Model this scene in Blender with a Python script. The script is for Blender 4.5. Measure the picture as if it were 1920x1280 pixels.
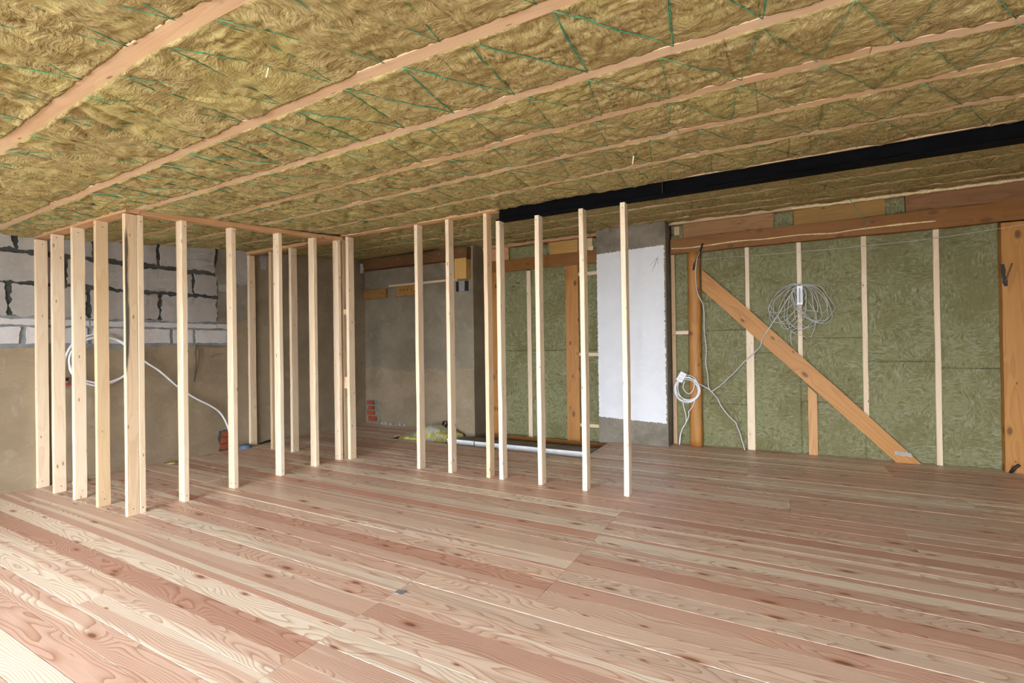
import bpy, math, random
import numpy as np
from mathutils import Matrix, Vector

random.seed(7)
rng = np.random.default_rng(11)
scene = bpy.context.scene
for o in list(bpy.data.objects):
    bpy.data.objects.remove(o)

# ------------------------------------------------------------------ camera
FPX, YAW, PITCH, ROLL, CAM_H = 920.22, math.radians(-29.0417), math.radians(0.3155), math.radians(-0.8343), 1.35
fwd = Vector((math.sin(YAW) * math.cos(PITCH), math.cos(YAW) * math.cos(PITCH), math.sin(PITCH)))
rgt = Vector((math.cos(YAW), -math.sin(YAW), 0))
upv = rgt.cross(fwd)
r2 = rgt * math.cos(ROLL) + upv * math.sin(ROLL)
u2 = -rgt * math.sin(ROLL) + upv * math.cos(ROLL)
cam_d = bpy.data.cameras.new('camera')
cam_d.sensor_width = 36.0
cam_d.lens = 36.0 * FPX / 1920.0
cam_d.clip_start = 0.02
cam = bpy.data.objects.new('camera', cam_d)
cam.matrix_world = Matrix(((r2.x, u2.x, -fwd.x, 0), (r2.y, u2.y, -fwd.y, 0), (r2.z, u2.z, -fwd.z, CAM_H), (0, 0, 0, 1)))
scene.collection.objects.link(cam)
scene.camera = cam

# ------------------------------------------------------------------ light
SKY = (0.91, 0.97, 1.07)
SKY_STRENGTH = 28.5
world = bpy.data.worlds.new('overcast_sky')
scene.world = world
world.use_nodes = True
bg = world.node_tree.nodes['Background']
bg.inputs[0].default_value = (*SKY, 1)
bg.inputs[1].default_value = SKY_STRENGTH
# openings of the wall behind the camera: (x0, x1, z0, z1)
FRONT_Y = -2.5
WINDOWS = [(-5.2, -1.3, 0.05, 1.92), (0.0, 2.9, 0.05, 1.92)]
for wx0, wx1, wz0, wz1 in WINDOWS:          # portals guide sky sampling, they give no light of their own
    ld = bpy.data.lights.new('window_portal', 'AREA')
    ld.shape = 'RECTANGLE'
    ld.size, ld.size_y = wx1 - wx0, wz1 - wz0
    ld.cycles.is_portal = True
    lo = bpy.data.objects.new('window_portal', ld)
    lo.location = ((wx0 + wx1) / 2, FRONT_Y - 0.16, (wz0 + wz1) / 2)
    lo.rotation_euler = (math.radians(90), 0, 0)
    scene.collection.objects.link(lo)
scene.view_settings.view_transform = 'Standard'
scene.view_settings.look = 'None'
scene.view_settings.gamma = 1.0
scene.view_settings.use_curve_mapping = False
scene.view_settings.exposure = 0.22
scene.cycles.max_bounces = 7
scene.cycles.diffuse_bounces = 6
scene.cycles.use_adaptive_sampling = True
scene.cycles.adaptive_threshold = 0.12
scene.cycles.adaptive_min_samples = 12
scene.cycles.glossy_bounces = 3
scene.cycles.sample_clamp_indirect = 8.0

# ------------------------------------------------------------------ noise (numpy)
def _hash(ix, iy, seed):
    h = (ix.astype(np.int64) * 374761393 + iy.astype(np.int64) * 668265263 + seed * 2147483) & 0x7fffffff
    h = ((h ^ (h >> 13)) * 1274126177) & 0x7fffffff
    h = h ^ (h >> 16)
    return (h & 0xffff) / 65535.0 * 2 * math.pi

def pnoise(x, y, seed=0):
    x = np.asarray(x, float); y = np.asarray(y, float)
    ix, iy = np.floor(x), np.floor(y)
    fx, fy = x - ix, y - iy
    sx, sy = fx * fx * fx * (fx * (fx * 6 - 15) + 10), fy * fy * fy * (fy * (fy * 6 - 15) + 10)
    def g(dx, dy):
        a = _hash(ix + dx, iy + dy, seed)
        return np.cos(a) * (fx - dx) + np.sin(a) * (fy - dy)
    a = g(0, 0) * (1 - sx) + g(1, 0) * sx
    b = g(0, 1) * (1 - sx) + g(1, 1) * sx
    return (a * (1 - sy) + b * sy) * 1.4

def fbm(x, y, seed=0, octs=3, gain=0.5):
    s, a = 0, 1.0
    for i in range(octs):
        s = s + a * pnoise(x * 2 ** i, y * 2 ** i, seed + 17 * i)
        a *= gain
    return s

def n1(t, seed=0):
    return float(pnoise(np.array([t]), np.array([seed * 3.7 + 0.5]), seed)[0])

# ------------------------------------------------------------------ object helpers
COL = scene.collection

def wm(o):
    return (wm(o.parent) @ o.matrix_basis) if o.parent else o.matrix_basis.copy()

def link(name, me, mat, parent=None, M=None, color=None):
    o = bpy.data.objects.new(name, me)
    COL.objects.link(o)
    if mat is not None and me is not None and not me.materials:
        me.materials.append(mat)
    M = M or Matrix.Identity(4)
    if parent is not None:
        o.parent = parent
        o.matrix_basis = wm(parent).inverted() @ M
    else:
        o.matrix_basis = M
    if color is not None:
        o.color = (*color, 1) if len(color) == 3 else color
    return o

def mesh(name, verts, faces, smooth=False):
    me = bpy.data.meshes.new(name)
    me.from_pydata([tuple(v) for v in verts], [], faces)
    if smooth:
        me.polygons.foreach_set('use_smooth', [True] * len(me.polygons))
    me.update()
    return me

def tag(o, label, cat, group=None):
    o['label'] = label
    o['category'] = cat
    if group:
        o['group'] = group
    return o

def struct(o):
    o['kind'] = 'structure'
    return o

def frame(p0, p1, side):
    p0, p1, side = Vector(p0), Vector(p1), Vector(side)
    z = (p1 - p0); L = z.length; z.normalize()
    x = (side - z * side.dot(z)).normalized()
    y = z.cross(x)
    M = Matrix(((x.x, y.x, z.x, p0.x), (x.y, y.y, z.y, p0.y), (x.z, y.z, z.z, p0.z), (0, 0, 0, 1)))
    return M, L

_seed = [100]
def beam(name, p0, p1, side, w, h, mat, parent=None, color=None, cham=0.003, wig=0.0012, nseg=6, section=None, bow=0.0):
    """A timber from p0 to p1 (centres of its ends): w along side, h across it; its own z axis runs along the grain."""
    M, L = frame(p0, p1, side)
    _seed[0] += 1
    sd = _seed[0]
    if section is None:
        a, b, c = w / 2, h / 2, min(cham, w / 4, h / 4)
        section = [(-a + c, -b), (a - c, -b), (a, -b + c), (a, b - c), (a - c, b), (-a + c, b), (-a, b - c), (-a, -b + c)]
    n = len(section)
    V, F = [], []
    for i in range(nseg + 1):
        t = i / nseg
        for j, (u, v) in enumerate(section):
            du = wig * n1(t * L * 2.3 + j // 2 * 9.1, sd) * 2 + bow * math.sin(math.pi * t)
            dv = wig * n1(t * L * 2.3 + j // 2 * 5.3 + 40, sd + 1) * 2
            V.append((u + du, v + dv, t * L))
    for i in range(nseg):
        for j in range(n):
            k = (j + 1) % n
            F.append((i * n + j, i * n + k, (i + 1) * n + k, (i + 1) * n + j))
    F.append(tuple(range(n - 1, -1, -1)))
    F.append(tuple(nseg * n + j for j in range(n)))
    return link(name, mesh(name, V, F), mat, parent, M, color)

def box(name, x, y, z, mat, parent=None, axis='z', color=None, **kw):
    xc, yc, zc = (x[0] + x[1]) / 2, (y[0] + y[1]) / 2, (z[0] + z[1]) / 2
    dx, dy, dz = x[1] - x[0], y[1] - y[0], z[1] - z[0]
    if axis == 'z':
        return beam(name, (xc, yc, z[0]), (xc, yc, z[1]), (1, 0, 0), dx, dy, mat, parent, color, **kw)
    if axis == 'x':
        return beam(name, (x[0], yc, zc), (x[1], yc, zc), (0, 1, 0), dy, dz, mat, parent, color, **kw)
    return beam(name, (xc, y[0], zc), (xc, y[1], zc), (0, 0, 1), dz, dx, mat, parent, color, **kw)

def slab(name, x, y, z, mat, parent=None, color=None):
    """Plain block in world coordinates (shell pieces)."""
    V = [(a, b, c) for c in z for b in y for a in x]
    F = [(0, 2, 3, 1), (4, 5, 7, 6), (0, 1, 5, 4), (2, 6, 7, 3), (0, 4, 6, 2), (1, 3, 7, 5)]
    return link(name, mesh(name, V, F), mat, parent, None, color)

def smooth_path(P, sub=6):
    P = [Vector(p) for p in P]
    Q = [P[0] * 2 - P[1]] + P + [P[-1] * 2 - P[-2]]
    out = []
    for i in range(1, len(Q) - 2):
        a, b, c, d = Q[i - 1], Q[i], Q[i + 1], Q[i + 2]
        for s in range(sub):
            t = s / sub
            out.append(0.5 * ((2 * b) + (c - a) * t + (2 * a - 5 * b + 4 * c - d) * t * t + (3 * b - a - 3 * c + d) * t ** 3))
    out.append(P[-1])
    return out

def tube_geo(P, r, seg=6, V=None, F=None):
    V = [] if V is None else V
    F = [] if F is None else F
    P = [Vector(p) for p in P]
    base0 = len(V)
    ref = None
    for i, p in enumerate(P):
        t = (P[min(i + 1, len(P) - 1)] - P[max(i - 1, 0)])
        if t.length < 1e-9:
            t = Vector((0, 0, 1))
        t.normalize()
        if ref is None:
            ref = Vector((0, 0, 1)) if abs(t.z) < 0.9 else Vector((1, 0, 0))
        n = (ref - t * ref.dot(t)).normalized(); b = t.cross(n); ref = n
        rr = r[i] if isinstance(r, (list, tuple)) else r
        for k in range(seg):
            a = 2 * math.pi * k / seg
            V.append(tuple(p + n * (rr * math.cos(a)) + b * (rr * math.sin(a))))
    m = len(P)
    for i in range(m - 1):
        for k in range(seg):
            k2 = (k + 1) % seg
            F.append((base0 + i * seg + k, base0 + i * seg + k2, base0 + (i + 1) * seg + k2, base0 + (i + 1) * seg + k))
    F.append(tuple(base0 + k for k in range(seg - 1, -1, -1)))
    F.append(tuple(base0 + (m - 1) * seg + k for k in range(seg)))
    return V, F

def tube(name, P, r, mat, parent=None, sub=6, seg=6, color=None):
    V, F = tube_geo(smooth_path(P, sub) if sub > 1 else P, r, seg)
    return link(name, mesh(name, V, F, True), mat, parent, None, color)

def ragged(name, u0, u1, v0, v1, to3, mat, parent=None, amp=0.008, thick=0.02, step=0.03, color=None, edges='lrbt', seed=None, freq=14):
    """A slab with a torn outline: rectangle (u, v) pushed about by noise, thick along the depth that to3(u, v, d) takes."""
    _seed[0] += 1
    sd = _seed[0] if seed is None else seed
    P = []
    nu, nv = max(2, int((u1 - u0) / step)), max(2, int((v1 - v0) / step))
    def off(t, k, e):
        return amp * (n1(t * freq, sd + k) * 1.3 + 0.5 * n1(t * freq * 3, sd + k + 9)) if e in edges else 0.0
    for i in range(nu):
        u = u0 + (u1 - u0) * i / nu; P.append((u, v0 + off(u, 1, 'b')))
    for i in range(nv):
        v = v0 + (v1 - v0) * i / nv; P.append((u1 + off(v, 2, 'r'), v))
    for i in range(nu):
        u = u1 + (u0 - u1) * i / nu; P.append((u, v1 + off(u, 3, 't')))
    for i in range(nv):
        v = v1 + (v0 - v1) * i / nv; P.append((u0 + off(v, 4, 'l'), v))
    n = len(P)
    V = [to3(u, v, thick) for u, v in P] + [to3(u, v, 0) for u, v in P]
    F = [tuple(range(n)), tuple(range(2 * n - 1, n - 1, -1))]
    F += [(i, n + i, n + (i + 1) % n, (i + 1) % n) for i in range(n)]
    return link(name, mesh(name, V, F), mat, parent, None, color)

# ------------------------------------------------------------------ material helpers
class G:
    def __init__(self, name):
        self.mat = bpy.data.materials.new(name)
        self.mat.use_nodes = True
        self.t = self.mat.node_tree
        self.b = self.t.nodes['Principled BSDF']
        self.tc = None
    def add(self, typ, ins=(), **props):
        n = self.t.nodes.new(typ)
        for k, v in props.items():
            setattr(n, k, v)
        for k, v in (ins.items() if isinstance(ins, dict) else enumerate(ins)):
            if v is None:
                continue
            s = n.inputs[k]
            if isinstance(v, bpy.types.NodeSocket):
                self.t.links.new(v, s)
            elif hasattr(s.default_value, '__len__') and isinstance(v, (tuple, list)) and len(v) == 3 and len(s.default_value) == 4:
                s.default_value = (*v, 1)
            else:
                s.default_value = v
        return n
    def m(self, op, a, b=None, c=None, clamp=False):
        return self.add('ShaderNodeMath', (a, b, c), operation=op, use_clamp=clamp).outputs[0]
    def mr(self, v, f0, f1, t0=0.0, t1=1.0, smooth=True):
        return self.add('ShaderNodeMapRange', (v, f0, f1, t0, t1), interpolation_type='SMOOTHSTEP' if smooth else 'LINEAR', clamp=True).outputs[0]
    def mix(self, f, a, b, blend='MIX'):
        n = self.add('ShaderNodeMix', {0: f, 6: a, 7: b}, data_type='RGBA', blend_type=blend)
        n.clamp_factor = True
        return n.outputs[2]
    def noise(self, vec, scale, detail=2.0, rough=0.5, dist=0.0):
        return self.add('ShaderNodeTexNoise', {'Vector': vec, 'Scale': scale, 'Detail': detail, 'Roughness': rough, 'Distortion': dist}).outputs[0]
    def obj(self):
        if self.tc is None:
            self.tc = self.add('ShaderNodeTexCoord').outputs['Object']
        return self.tc
    def sep(self, v):
        return self.add('ShaderNodeSeparateXYZ', (v,)).outputs
    def comb(self, x, y, z=0.0):
        return self.add('ShaderNodeCombineXYZ', (x, y, z)).outputs[0]
    def set(self, **kw):
        for k, v in kw.items():
            k = k.replace('_', ' ')
            s = self.b.inputs[k]
            if isinstance(v, bpy.types.NodeSocket):
                self.t.links.new(v, s)
            else:
                s.default_value = (*v, 1) if isinstance(v, tuple) and len(v) == 3 and len(s.default_value) == 4 else v
    def bump(self, h, strength=0.5, dist=0.01):
        self.set(Normal=self.add('ShaderNodeBump', {'Strength': strength, 'Distance': dist, 'Height': h}).outputs[0])

def flat(name, col, rough=0.6, metal=0.0, var=0.12, scale=12.0, spec=0.4):
    g = G(name)
    n = g.noise(g.obj(), scale, 4.0, 0.6)
    f = g.mr(n, 0.3, 0.7, 1 - var, 1 + var)
    c = g.mix(1.0, col, g.add('ShaderNodeCombineColor', (f, f, f)).outputs[0], 'MULTIPLY')
    g.set(Base_Color=c, Roughness=rough, Metallic=metal)
    g.set(Specular_IOR_Level=spec)
    return g.mat

def wood(name, pale, red, ring, knot, axis='z', lens=0.55, cross=7.0, rings=9.0, ring_amt=0.5, kl=1.9, kc=5.5, kr=0.07,
         rough=0.6, sap=None, spec=0.35, stain=None, knot_amt=0.85, tone=0.5, kb=2.6, sharp=2.6, lines=0.0, halo=None):
    """Sawn softwood: growth rings flow round the knots; object colour R = how red, G = brightness, B = share of sapwood."""
    g = G(name)
    info = g.add('ShaderNodeObjectInfo').outputs
    rnd = info['Random']
    s = g.sep(g.obj())
    L, A, B = {'z': (s[2], s[0], s[1]), 'x': (s[0], s[1], s[2])}[axis]
    Lo = g.m('MULTIPLY_ADD', rnd, 61.0, L)
    Ao = g.m('MULTIPLY_ADD', rnd, 13.0, A)
    AB = g.m('ADD', Ao, B)
    f = g.noise(g.comb(g.m('MULTIPLY', Lo, lens), g.m('MULTIPLY', Ao, cross), g.m('MULTIPLY', B, cross)), 1.0, 1.6, 0.45)
    vk = g.comb(g.m('MULTIPLY', Lo, kl), g.m('MULTIPLY', AB, kc))
    vor = g.add('ShaderNodeTexVoronoi', {'Vector': vk, 'Scale': 1.0, 'Randomness': 1.0}, voronoi_dimensions='2D', feature='F1').outputs
    d = vor['Distance']
    size = g.mr(g.sep(vor['Color'])[0], 0.0, 1.0, 0.25, 1.25, False)
    bmp = g.mr(d, 0.0, 0.42, 1.0, 0.0)
    val = g.m('ADD', g.m('MULTIPLY', f, rings), g.m('MULTIPLY', bmp, g.m('MULTIPLY', size, kb)))
    if lines:
        val = g.m('ADD', val, g.m('MULTIPLY', A, g.m('MULTIPLY', g.m('POWER', g.m('FRACT', g.m('MULTIPLY', rnd, 7.31)), 1.5), lines)))
    fr = g.m('FRACT', val)
    late = g.m('MULTIPLY', g.m('POWER', fr, sharp), g.mr(fr, 0.93, 1.0, 1.0, 0.0))
    sc = g.add('ShaderNodeSeparateColor', (info['Color'],)).outputs
    low = g.noise(g.comb(g.m('MULTIPLY', Lo, 0.4), g.m('MULTIPLY', Ao, 9.0), B), 1.0, 2.0, 0.5)
    rf = g.m('MULTIPLY_ADD', g.m('SUBTRACT', low, 0.5), 1.2 * tone, sc[0], clamp=True)
    col = g.mix(rf, pale, red)
    if sap is not None:
        ss = g.noise(g.comb(g.m('MULTIPLY', Lo, 0.28), g.m('MULTIPLY', Ao, 11.0), 3.0), 1.0, 1.0, 0.4)
        sm = g.mr(g.m('ADD', ss, g.m('MULTIPLY', sc[2], 0.5)), 0.66, 0.72)
        col = g.mix(sm, col, sap)
    col = g.mix(g.m('MULTIPLY', late, ring_amt), col, ring, 'MULTIPLY')
    fib = g.noise(g.comb(g.m('MULTIPLY', Lo, 5.0), g.m('MULTIPLY', A, 240.0), g.m('MULTIPLY', B, 240.0)), 1.0, 2.0, 0.6)
    fv = g.m('MULTIPLY', g.mr(fib, 0.25, 0.75, 0.93, 1.06), sc[1])
    col = g.mix(1.0, col, g.add('ShaderNodeCombineColor', (fv, fv, fv)).outputs[0], 'MULTIPLY')
    kd = g.m('DIVIDE', d, size)
    if halo is not None:
        col = g.mix(g.mr(kd, kr, kr * 2.0, 0.5, 0.0), col, halo)
    km = g.mr(kd, kr * 0.45, kr * 1.1, knot_amt, 0.0)
    col = g.mix(km, col, knot)
    if stain is not None:
        sn = g.noise(g.comb(g.m('MULTIPLY', L, 2.2), g.m('MULTIPLY', A, 30.0), g.m('MULTIPLY', B, 30.0)), 1.0, 5.0, 0.7)
        reach = g.m('MULTIPLY', g.mr(L, 0.95, 1.5), g.mr(L, 2.15, 2.45, 1.0, 0.15))
        edge = g.mr(B, -0.043, 0.004, 1.0, 0.0)
        sm = g.mr(g.m('MULTIPLY', g.m('MULTIPLY', reach, g.m('MULTIPLY', edge, g.mr(A, 0.012, 0.019))), sn), 0.14, 0.32, 0.0, 0.92)
        col = g.mix(sm, col, stain)
    g.set(Base_Color=col, Roughness=rough)
    g.set(Specular_IOR_Level=spec)
    g.bump(g.m('ADD', g.m('MULTIPLY', late, 0.5), fib), 0.12, 0.002)
    return g.mat

def wool_mat(name, c_dark, c_mid, c_light, plane='xy', bump=0.8, green=None, patch=2.4, dark=0.6):
    """Matted fibres: two crossed, warped grains, lit tops and shaded hollows painted in by colour."""
    g = G(name)
    p = g.obj()
    warp = g.add('ShaderNodeTexNoise', {'Vector': p, 'Scale': 5.0, 'Detail': 2.0}).outputs[1]
    q = g.add('ShaderNodeVectorMath', (g.add('ShaderNodeVectorMath', (warp, (0.5, 0.5, 0.5)), operation='SUBTRACT').outputs[0], (0.15, 0.15, 0.15), p), operation='MULTIPLY_ADD').outputs[0]
    sa, sb = ((27.0, 95.0, 60.0), (88.0, 25.0, 60.0)) if plane == 'xy' else ((16.0, 40.0, 55.0), (52.0, 40.0, 17.0))
    fa = g.noise(g.add('ShaderNodeVectorMath', (q, sa), operation='MULTIPLY').outputs[0], 1.0, 3.0, 0.65)
    fb = g.noise(g.add('ShaderNodeVectorMath', (q, sb), operation='MULTIPLY').outputs[0], 1.0, 3.0, 0.65)
    big = g.noise(p, patch, 2.0, 0.5)
    tuft = g.noise(q, 13.0, 3.0, 0.6)
    pick = g.mr(g.noise(p, 3.1, 1.0, 0.5), 0.42, 0.58)
    fib = g.m('ADD', g.m('MULTIPLY', fa, g.m('SUBTRACT', 1.0, pick)), g.m('MULTIPLY', fb, pick))
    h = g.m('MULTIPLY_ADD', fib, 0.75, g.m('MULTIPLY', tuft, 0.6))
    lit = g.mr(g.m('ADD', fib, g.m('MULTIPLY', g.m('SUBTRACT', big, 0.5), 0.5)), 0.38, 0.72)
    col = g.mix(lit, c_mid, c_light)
    if green is not None:
        col = g.mix(g.mr(big, 0.48, 0.66, 0.0, 0.45), col, green)
    col = g.mix(g.mr(h, 0.46, 0.62, dark, 0.0), col, c_dark)  # shade of the hollows put into the fibre colour
    g.set(Base_Color=col, Roughness=0.95)
    g.set(Specular_IOR_Level=0.05)
    g.bump(h, bump, 0.014)
    return g.mat

def plaster_mat(name, c1, c2, c3, scale=2.2, rough=0.9):
    g = G(name)
    p = g.obj()
    a = g.noise(p, scale, 5.0, 0.6, 0.4)
    b = g.noise(p, scale * 4.5, 5.0, 0.65, 0.8)
    c = g.noise(p, scale * 30, 3.0, 0.6)
    s = g.sep(p)
    dr = g.noise(g.comb(g.m('MULTIPLY', g.m('ADD', s[0], s[1]), 5.0), g.m('MULTIPLY', s[2], 0.8), 0.0), 1.0, 3.0, 0.6)
    col = g.mix(g.mr(a, 0.35, 0.65), c1, c2)
    col = g.mix(g.mr(b, 0.5, 0.72, 0.0, 0.6), col, c3)
    col = g.mix(g.mr(dr, 0.55, 0.75, 0.0, 0.35), col, c2)
    col = g.mix(g.mr(c, 0.62, 0.75, 0.0, 0.25), col, tuple(v * 0.6 for v in c1))
    g.set(Base_Color=col, Roughness=rough)
    g.set(Specular_IOR_Level=0.2)
    g.bump(g.m('ADD', b, g.m('MULTIPLY', c, 0.3)), 0.25, 0.01)
    return g.mat

M = {}
M['larch'] = wood('larch_floor', (0.74, 0.60, 0.475), (0.60, 0.36, 0.27), (0.52, 0.32, 0.21), (0.20, 0.08, 0.04), axis='x', lens=1.1, cross=6.5,
                  rings=18.0, ring_amt=0.9, kl=1.5, kc=4.6, kr=0.065, rough=0.42, sap=(0.81, 0.72, 0.59), spec=0.35, tone=0.5, kb=3.0, sharp=3.4, lines=120.0, halo=(0.44, 0.19, 0.10))
M['pine'] = wood('pine_stud', (0.78, 0.66, 0.49), (0.68, 0.51, 0.31), (0.80, 0.64, 0.46), (0.28, 0.15, 0.07), rings=7.0, ring_amt=0.35, kr=0.05, kl=2.4, kc=7.0, rough=0.6, kb=0.8)
M['pine_stained'] = wood('pine_stud_stained', (0.70, 0.56, 0.38), (0.64, 0.46, 0.28), (0.70, 0.54, 0.37), (0.25, 0.12, 0.05), rings=9.0, ring_amt=0.4, kr=0.045,
                         kl=2.4, kc=7.0, rough=0.65, stain=(0.05, 0.05, 0.04), kb=0.8)
M['batten'] = wood('pale_batten', (0.73, 0.555, 0.375), (0.66, 0.45, 0.255), (0.75, 0.56, 0.4), (0.24, 0.12, 0.06), rings=7.0, ring_amt=0.3, kr=0.045, kl=2.0, kc=7.0, rough=0.65, kb=0.8)
M['plate'] = wood('top_plate', (0.52, 0.32, 0.17), (0.44, 0.23, 0.10), (0.65, 0.45, 0.3), (0.16, 0.07, 0.03), rings=7.0, ring_amt=0.4, kr=0.05, rough=0.65, kb=0.8)
M['orange'] = wood('treated_timber', (0.43, 0.205, 0.048), (0.34, 0.135, 0.026), (0.62, 0.42, 0.25), (0.12, 0.045, 0.012), lens=0.5, cross=6.0, rings=8.0, ring_amt=0.45,
                   kr=0.12, kl=2.6, kc=5.0, rough=0.5, kb=1.0)
M['brown'] = wood('brown_board', (0.27, 0.15, 0.065), (0.20, 0.09, 0.035), (0.6, 0.42, 0.3), (0.06, 0.03, 0.015), rings=8.0, ring_amt=0.5, kr=0.05, rough=0.7, kb=1.0)
M['yellow'] = wood('yellow_board', (0.46, 0.28, 0.08), (0.38, 0.20, 0.05), (0.65, 0.45, 0.25), (0.08, 0.035, 0.012), rings=7.0, ring_amt=0.4, kr=0.06, rough=0.65, kb=1.0)
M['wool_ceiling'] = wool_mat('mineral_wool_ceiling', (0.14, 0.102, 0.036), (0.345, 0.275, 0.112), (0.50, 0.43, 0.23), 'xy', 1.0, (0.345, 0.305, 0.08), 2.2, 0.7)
M['wool_wall'] = wool_mat('mineral_wool_wall', (0.085, 0.078, 0.032), (0.17, 0.158, 0.072), (0.275, 0.28, 0.18), 'xz', 0.6, (0.165, 0.165, 0.062), 2.6, 0.5)
M['plaster'] = plaster_mat('earth_plaster', (0.31, 0.245, 0.16), (0.25, 0.195, 0.125), (0.36, 0.30, 0.215))
M['taupe'] = plaster_mat('taupe_render', (0.25, 0.215, 0.155), (0.20, 0.17, 0.12), (0.29, 0.26, 0.20))
M['cement'] = plaster_mat('cement_render', (0.24, 0.215, 0.17), (0.17, 0.15, 0.115), (0.30, 0.285, 0.25), scale=3.5)
M['mortar_dark'] = plaster_mat('dark_mortar', (0.055, 0.058, 0.052), (0.085, 0.088, 0.08), (0.04, 0.04, 0.038), scale=6)
M['mortar'] = plaster_mat('grey_mortar', (0.20, 0.215, 0.22), (0.27, 0.28, 0.28), (0.15, 0.155, 0.15), scale=5)
M['block'] = plaster_mat('aerated_block', (0.36, 0.345, 0.325), (0.32, 0.305, 0.285), (0.41, 0.395, 0.375), scale=5)
M['block_clean'] = plaster_mat('aerated_block_clean', (0.52, 0.51, 0.50), (0.46, 0.45, 0.44), (0.58, 0.57, 0.56), scale=5)
M['brick'] = plaster_mat('red_brick', (0.36, 0.085, 0.035), (0.28, 0.06, 0.03), (0.42, 0.14, 0.07), scale=12)
M['paint'] = plaster_mat('white_paint', (0.70, 0.72, 0.74), (0.66, 0.68, 0.71), (0.74, 0.76, 0.77), scale=3)
M['foam_board'] = flat('white_foam_board', (0.84, 0.86, 0.89), 0.6, var=0.05)
M['foam'] = flat('yellow_foam', (0.74, 0.60, 0.34), 0.8, var=0.2, scale=60)
M['steel'] = flat('black_steel', (0.003, 0.003, 0.004), 0.8, var=0.3, spec=0.08)
M['steel_grey'] = flat('primer_grey_steel', (0.02, 0.022, 0.024), 0.7, spec=0.15)
M['twine'] = flat('green_twine', (0.09, 0.36, 0.20), 0.7, var=0.3, scale=40)
M['white_plastic'] = flat('white_plastic', (0.74, 0.76, 0.78), 0.4, var=0.04)
M['cable'] = flat('grey_white_cable', (0.55, 0.56, 0.55), 0.45, var=0.06)
M['cable_grey'] = flat('grey_cable', (0.45, 0.45, 0.43), 0.45, var=0.1)
M['black'] = flat('black_rubber', (0.012, 0.010, 0.010), 0.5)
M['brown_cable'] = flat('brown_cable', (0.09, 0.05, 0.025), 0.5)
M['screw'] = flat('dark_screw', (0.06, 0.045, 0.03), 0.4, 0.6)
M['red'] = flat('red_handle', (0.45, 0.03, 0.03), 0.4)
M['brass'] = flat('nickel_brass', (0.55, 0.52, 0.45), 0.3, 0.9)
M['blue'] = flat('blue_plastic', (0.10, 0.15, 0.21), 0.5)
M['sub'] = flat('dark_subfloor', (0.06, 0.05, 0.04), 0.9)
M['deck'] = flat('roof_deck', (0.30, 0.22, 0.13), 0.8)
M['ink'] = flat('dark_ink', (0.02, 0.02, 0.02), 0.6)
M['scrap'] = flat('yellow_wool_scrap', (0.55, 0.50, 0.14), 0.9, var=0.3, scale=50)
M['ground'] = flat('pale_gravel', (0.42, 0.40, 0.36), 0.9)
M['galv'] = flat('galvanised_plate', (0.30, 0.30, 0.28), 0.5, 0.4)
M['pencil'] = flat('pencil_line', (0.18, 0.19, 0.18), 0.7)

def foil_mat():
    g = G('foil_faced_wool')
    p = g.obj()
    a = g.noise(p, 5.0, 3.0, 0.55, 1.2)
    s = g.sep(p)
    st = g.noise(g.comb(g.m('MULTIPLY', g.m('ADD', s[0], g.m('MULTIPLY', s[1], 0.4)), 26.0), g.m('MULTIPLY', s[1], 3.0), 0.0), 1.0, 3.0, 0.6)
    col = g.mix(g.mr(st, 0.4, 0.62), (0.52, 0.49, 0.08), (0.70, 0.69, 0.28))
    col = g.mix(g.mr(a, 0.52, 0.60), col, (0.50, 0.51, 0.53))
    g.set(Base_Color=col, Roughness=0.5)
    g.bump(st, 0.5, 0.02)
    return g.mat
M['foil'] = foil_mat()

# ------------------------------------------------------------------ ceiling geometry
CZ, CS = 2.315, 0.0915                     # batten undersides: z = CZ + CS * y
XL, XR = -6.5, 3.2
def ceil_z(y):
    return CZ + CS * y

# ------------------------------------------------------------------ shell
ground = struct(slab('ground', (-22, 20), (-30, FRONT_Y - 0.3), (-0.55, -0.45), M['ground']))

fl = struct(slab('floor', (XL - 0.3, XR + 0.3), (FRONT_Y - 0.3, 7.1), (-0.42, -0.34), M['sub']))
PW = 0.13
HOLE = (-5.15, -2.1, 5.43)
def plank_obj(x0, x1, y0, y1, color):
    g_, c = 0.0007, 0.0011
    L, W = x1 - x0, y1 - y0
    a, b, t = L / 2 - g_, W / 2 - g_, 0.028
    V = [(-a, -b, -t), (a, -b, -t), (a, b, -t), (-a, b, -t), (-a, -b, -c), (a, -b, -c), (a, b, -c), (-a, b, -c),
         (-a + c, -b + c, 0), (a - c, -b + c, 0), (a - c, b - c, 0), (-a + c, b - c, 0)]
    F = [(3, 2, 1, 0), (8, 9, 10, 11)]
    for k in range(4):
        k2 = (k + 1) % 4
        F += [(k, k2, 4 + k2, 4 + k), (4 + k, 4 + k2, 8 + k2, 8 + k)]
    z = random.uniform(-0.0008, 0.0006)
    M_ = Matrix.Translation(((x0 + x1) / 2, (y0 + y1) / 2, z))
    return link('plank', mesh('plank', V, F), M['larch'], fl, M_, color)

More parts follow.
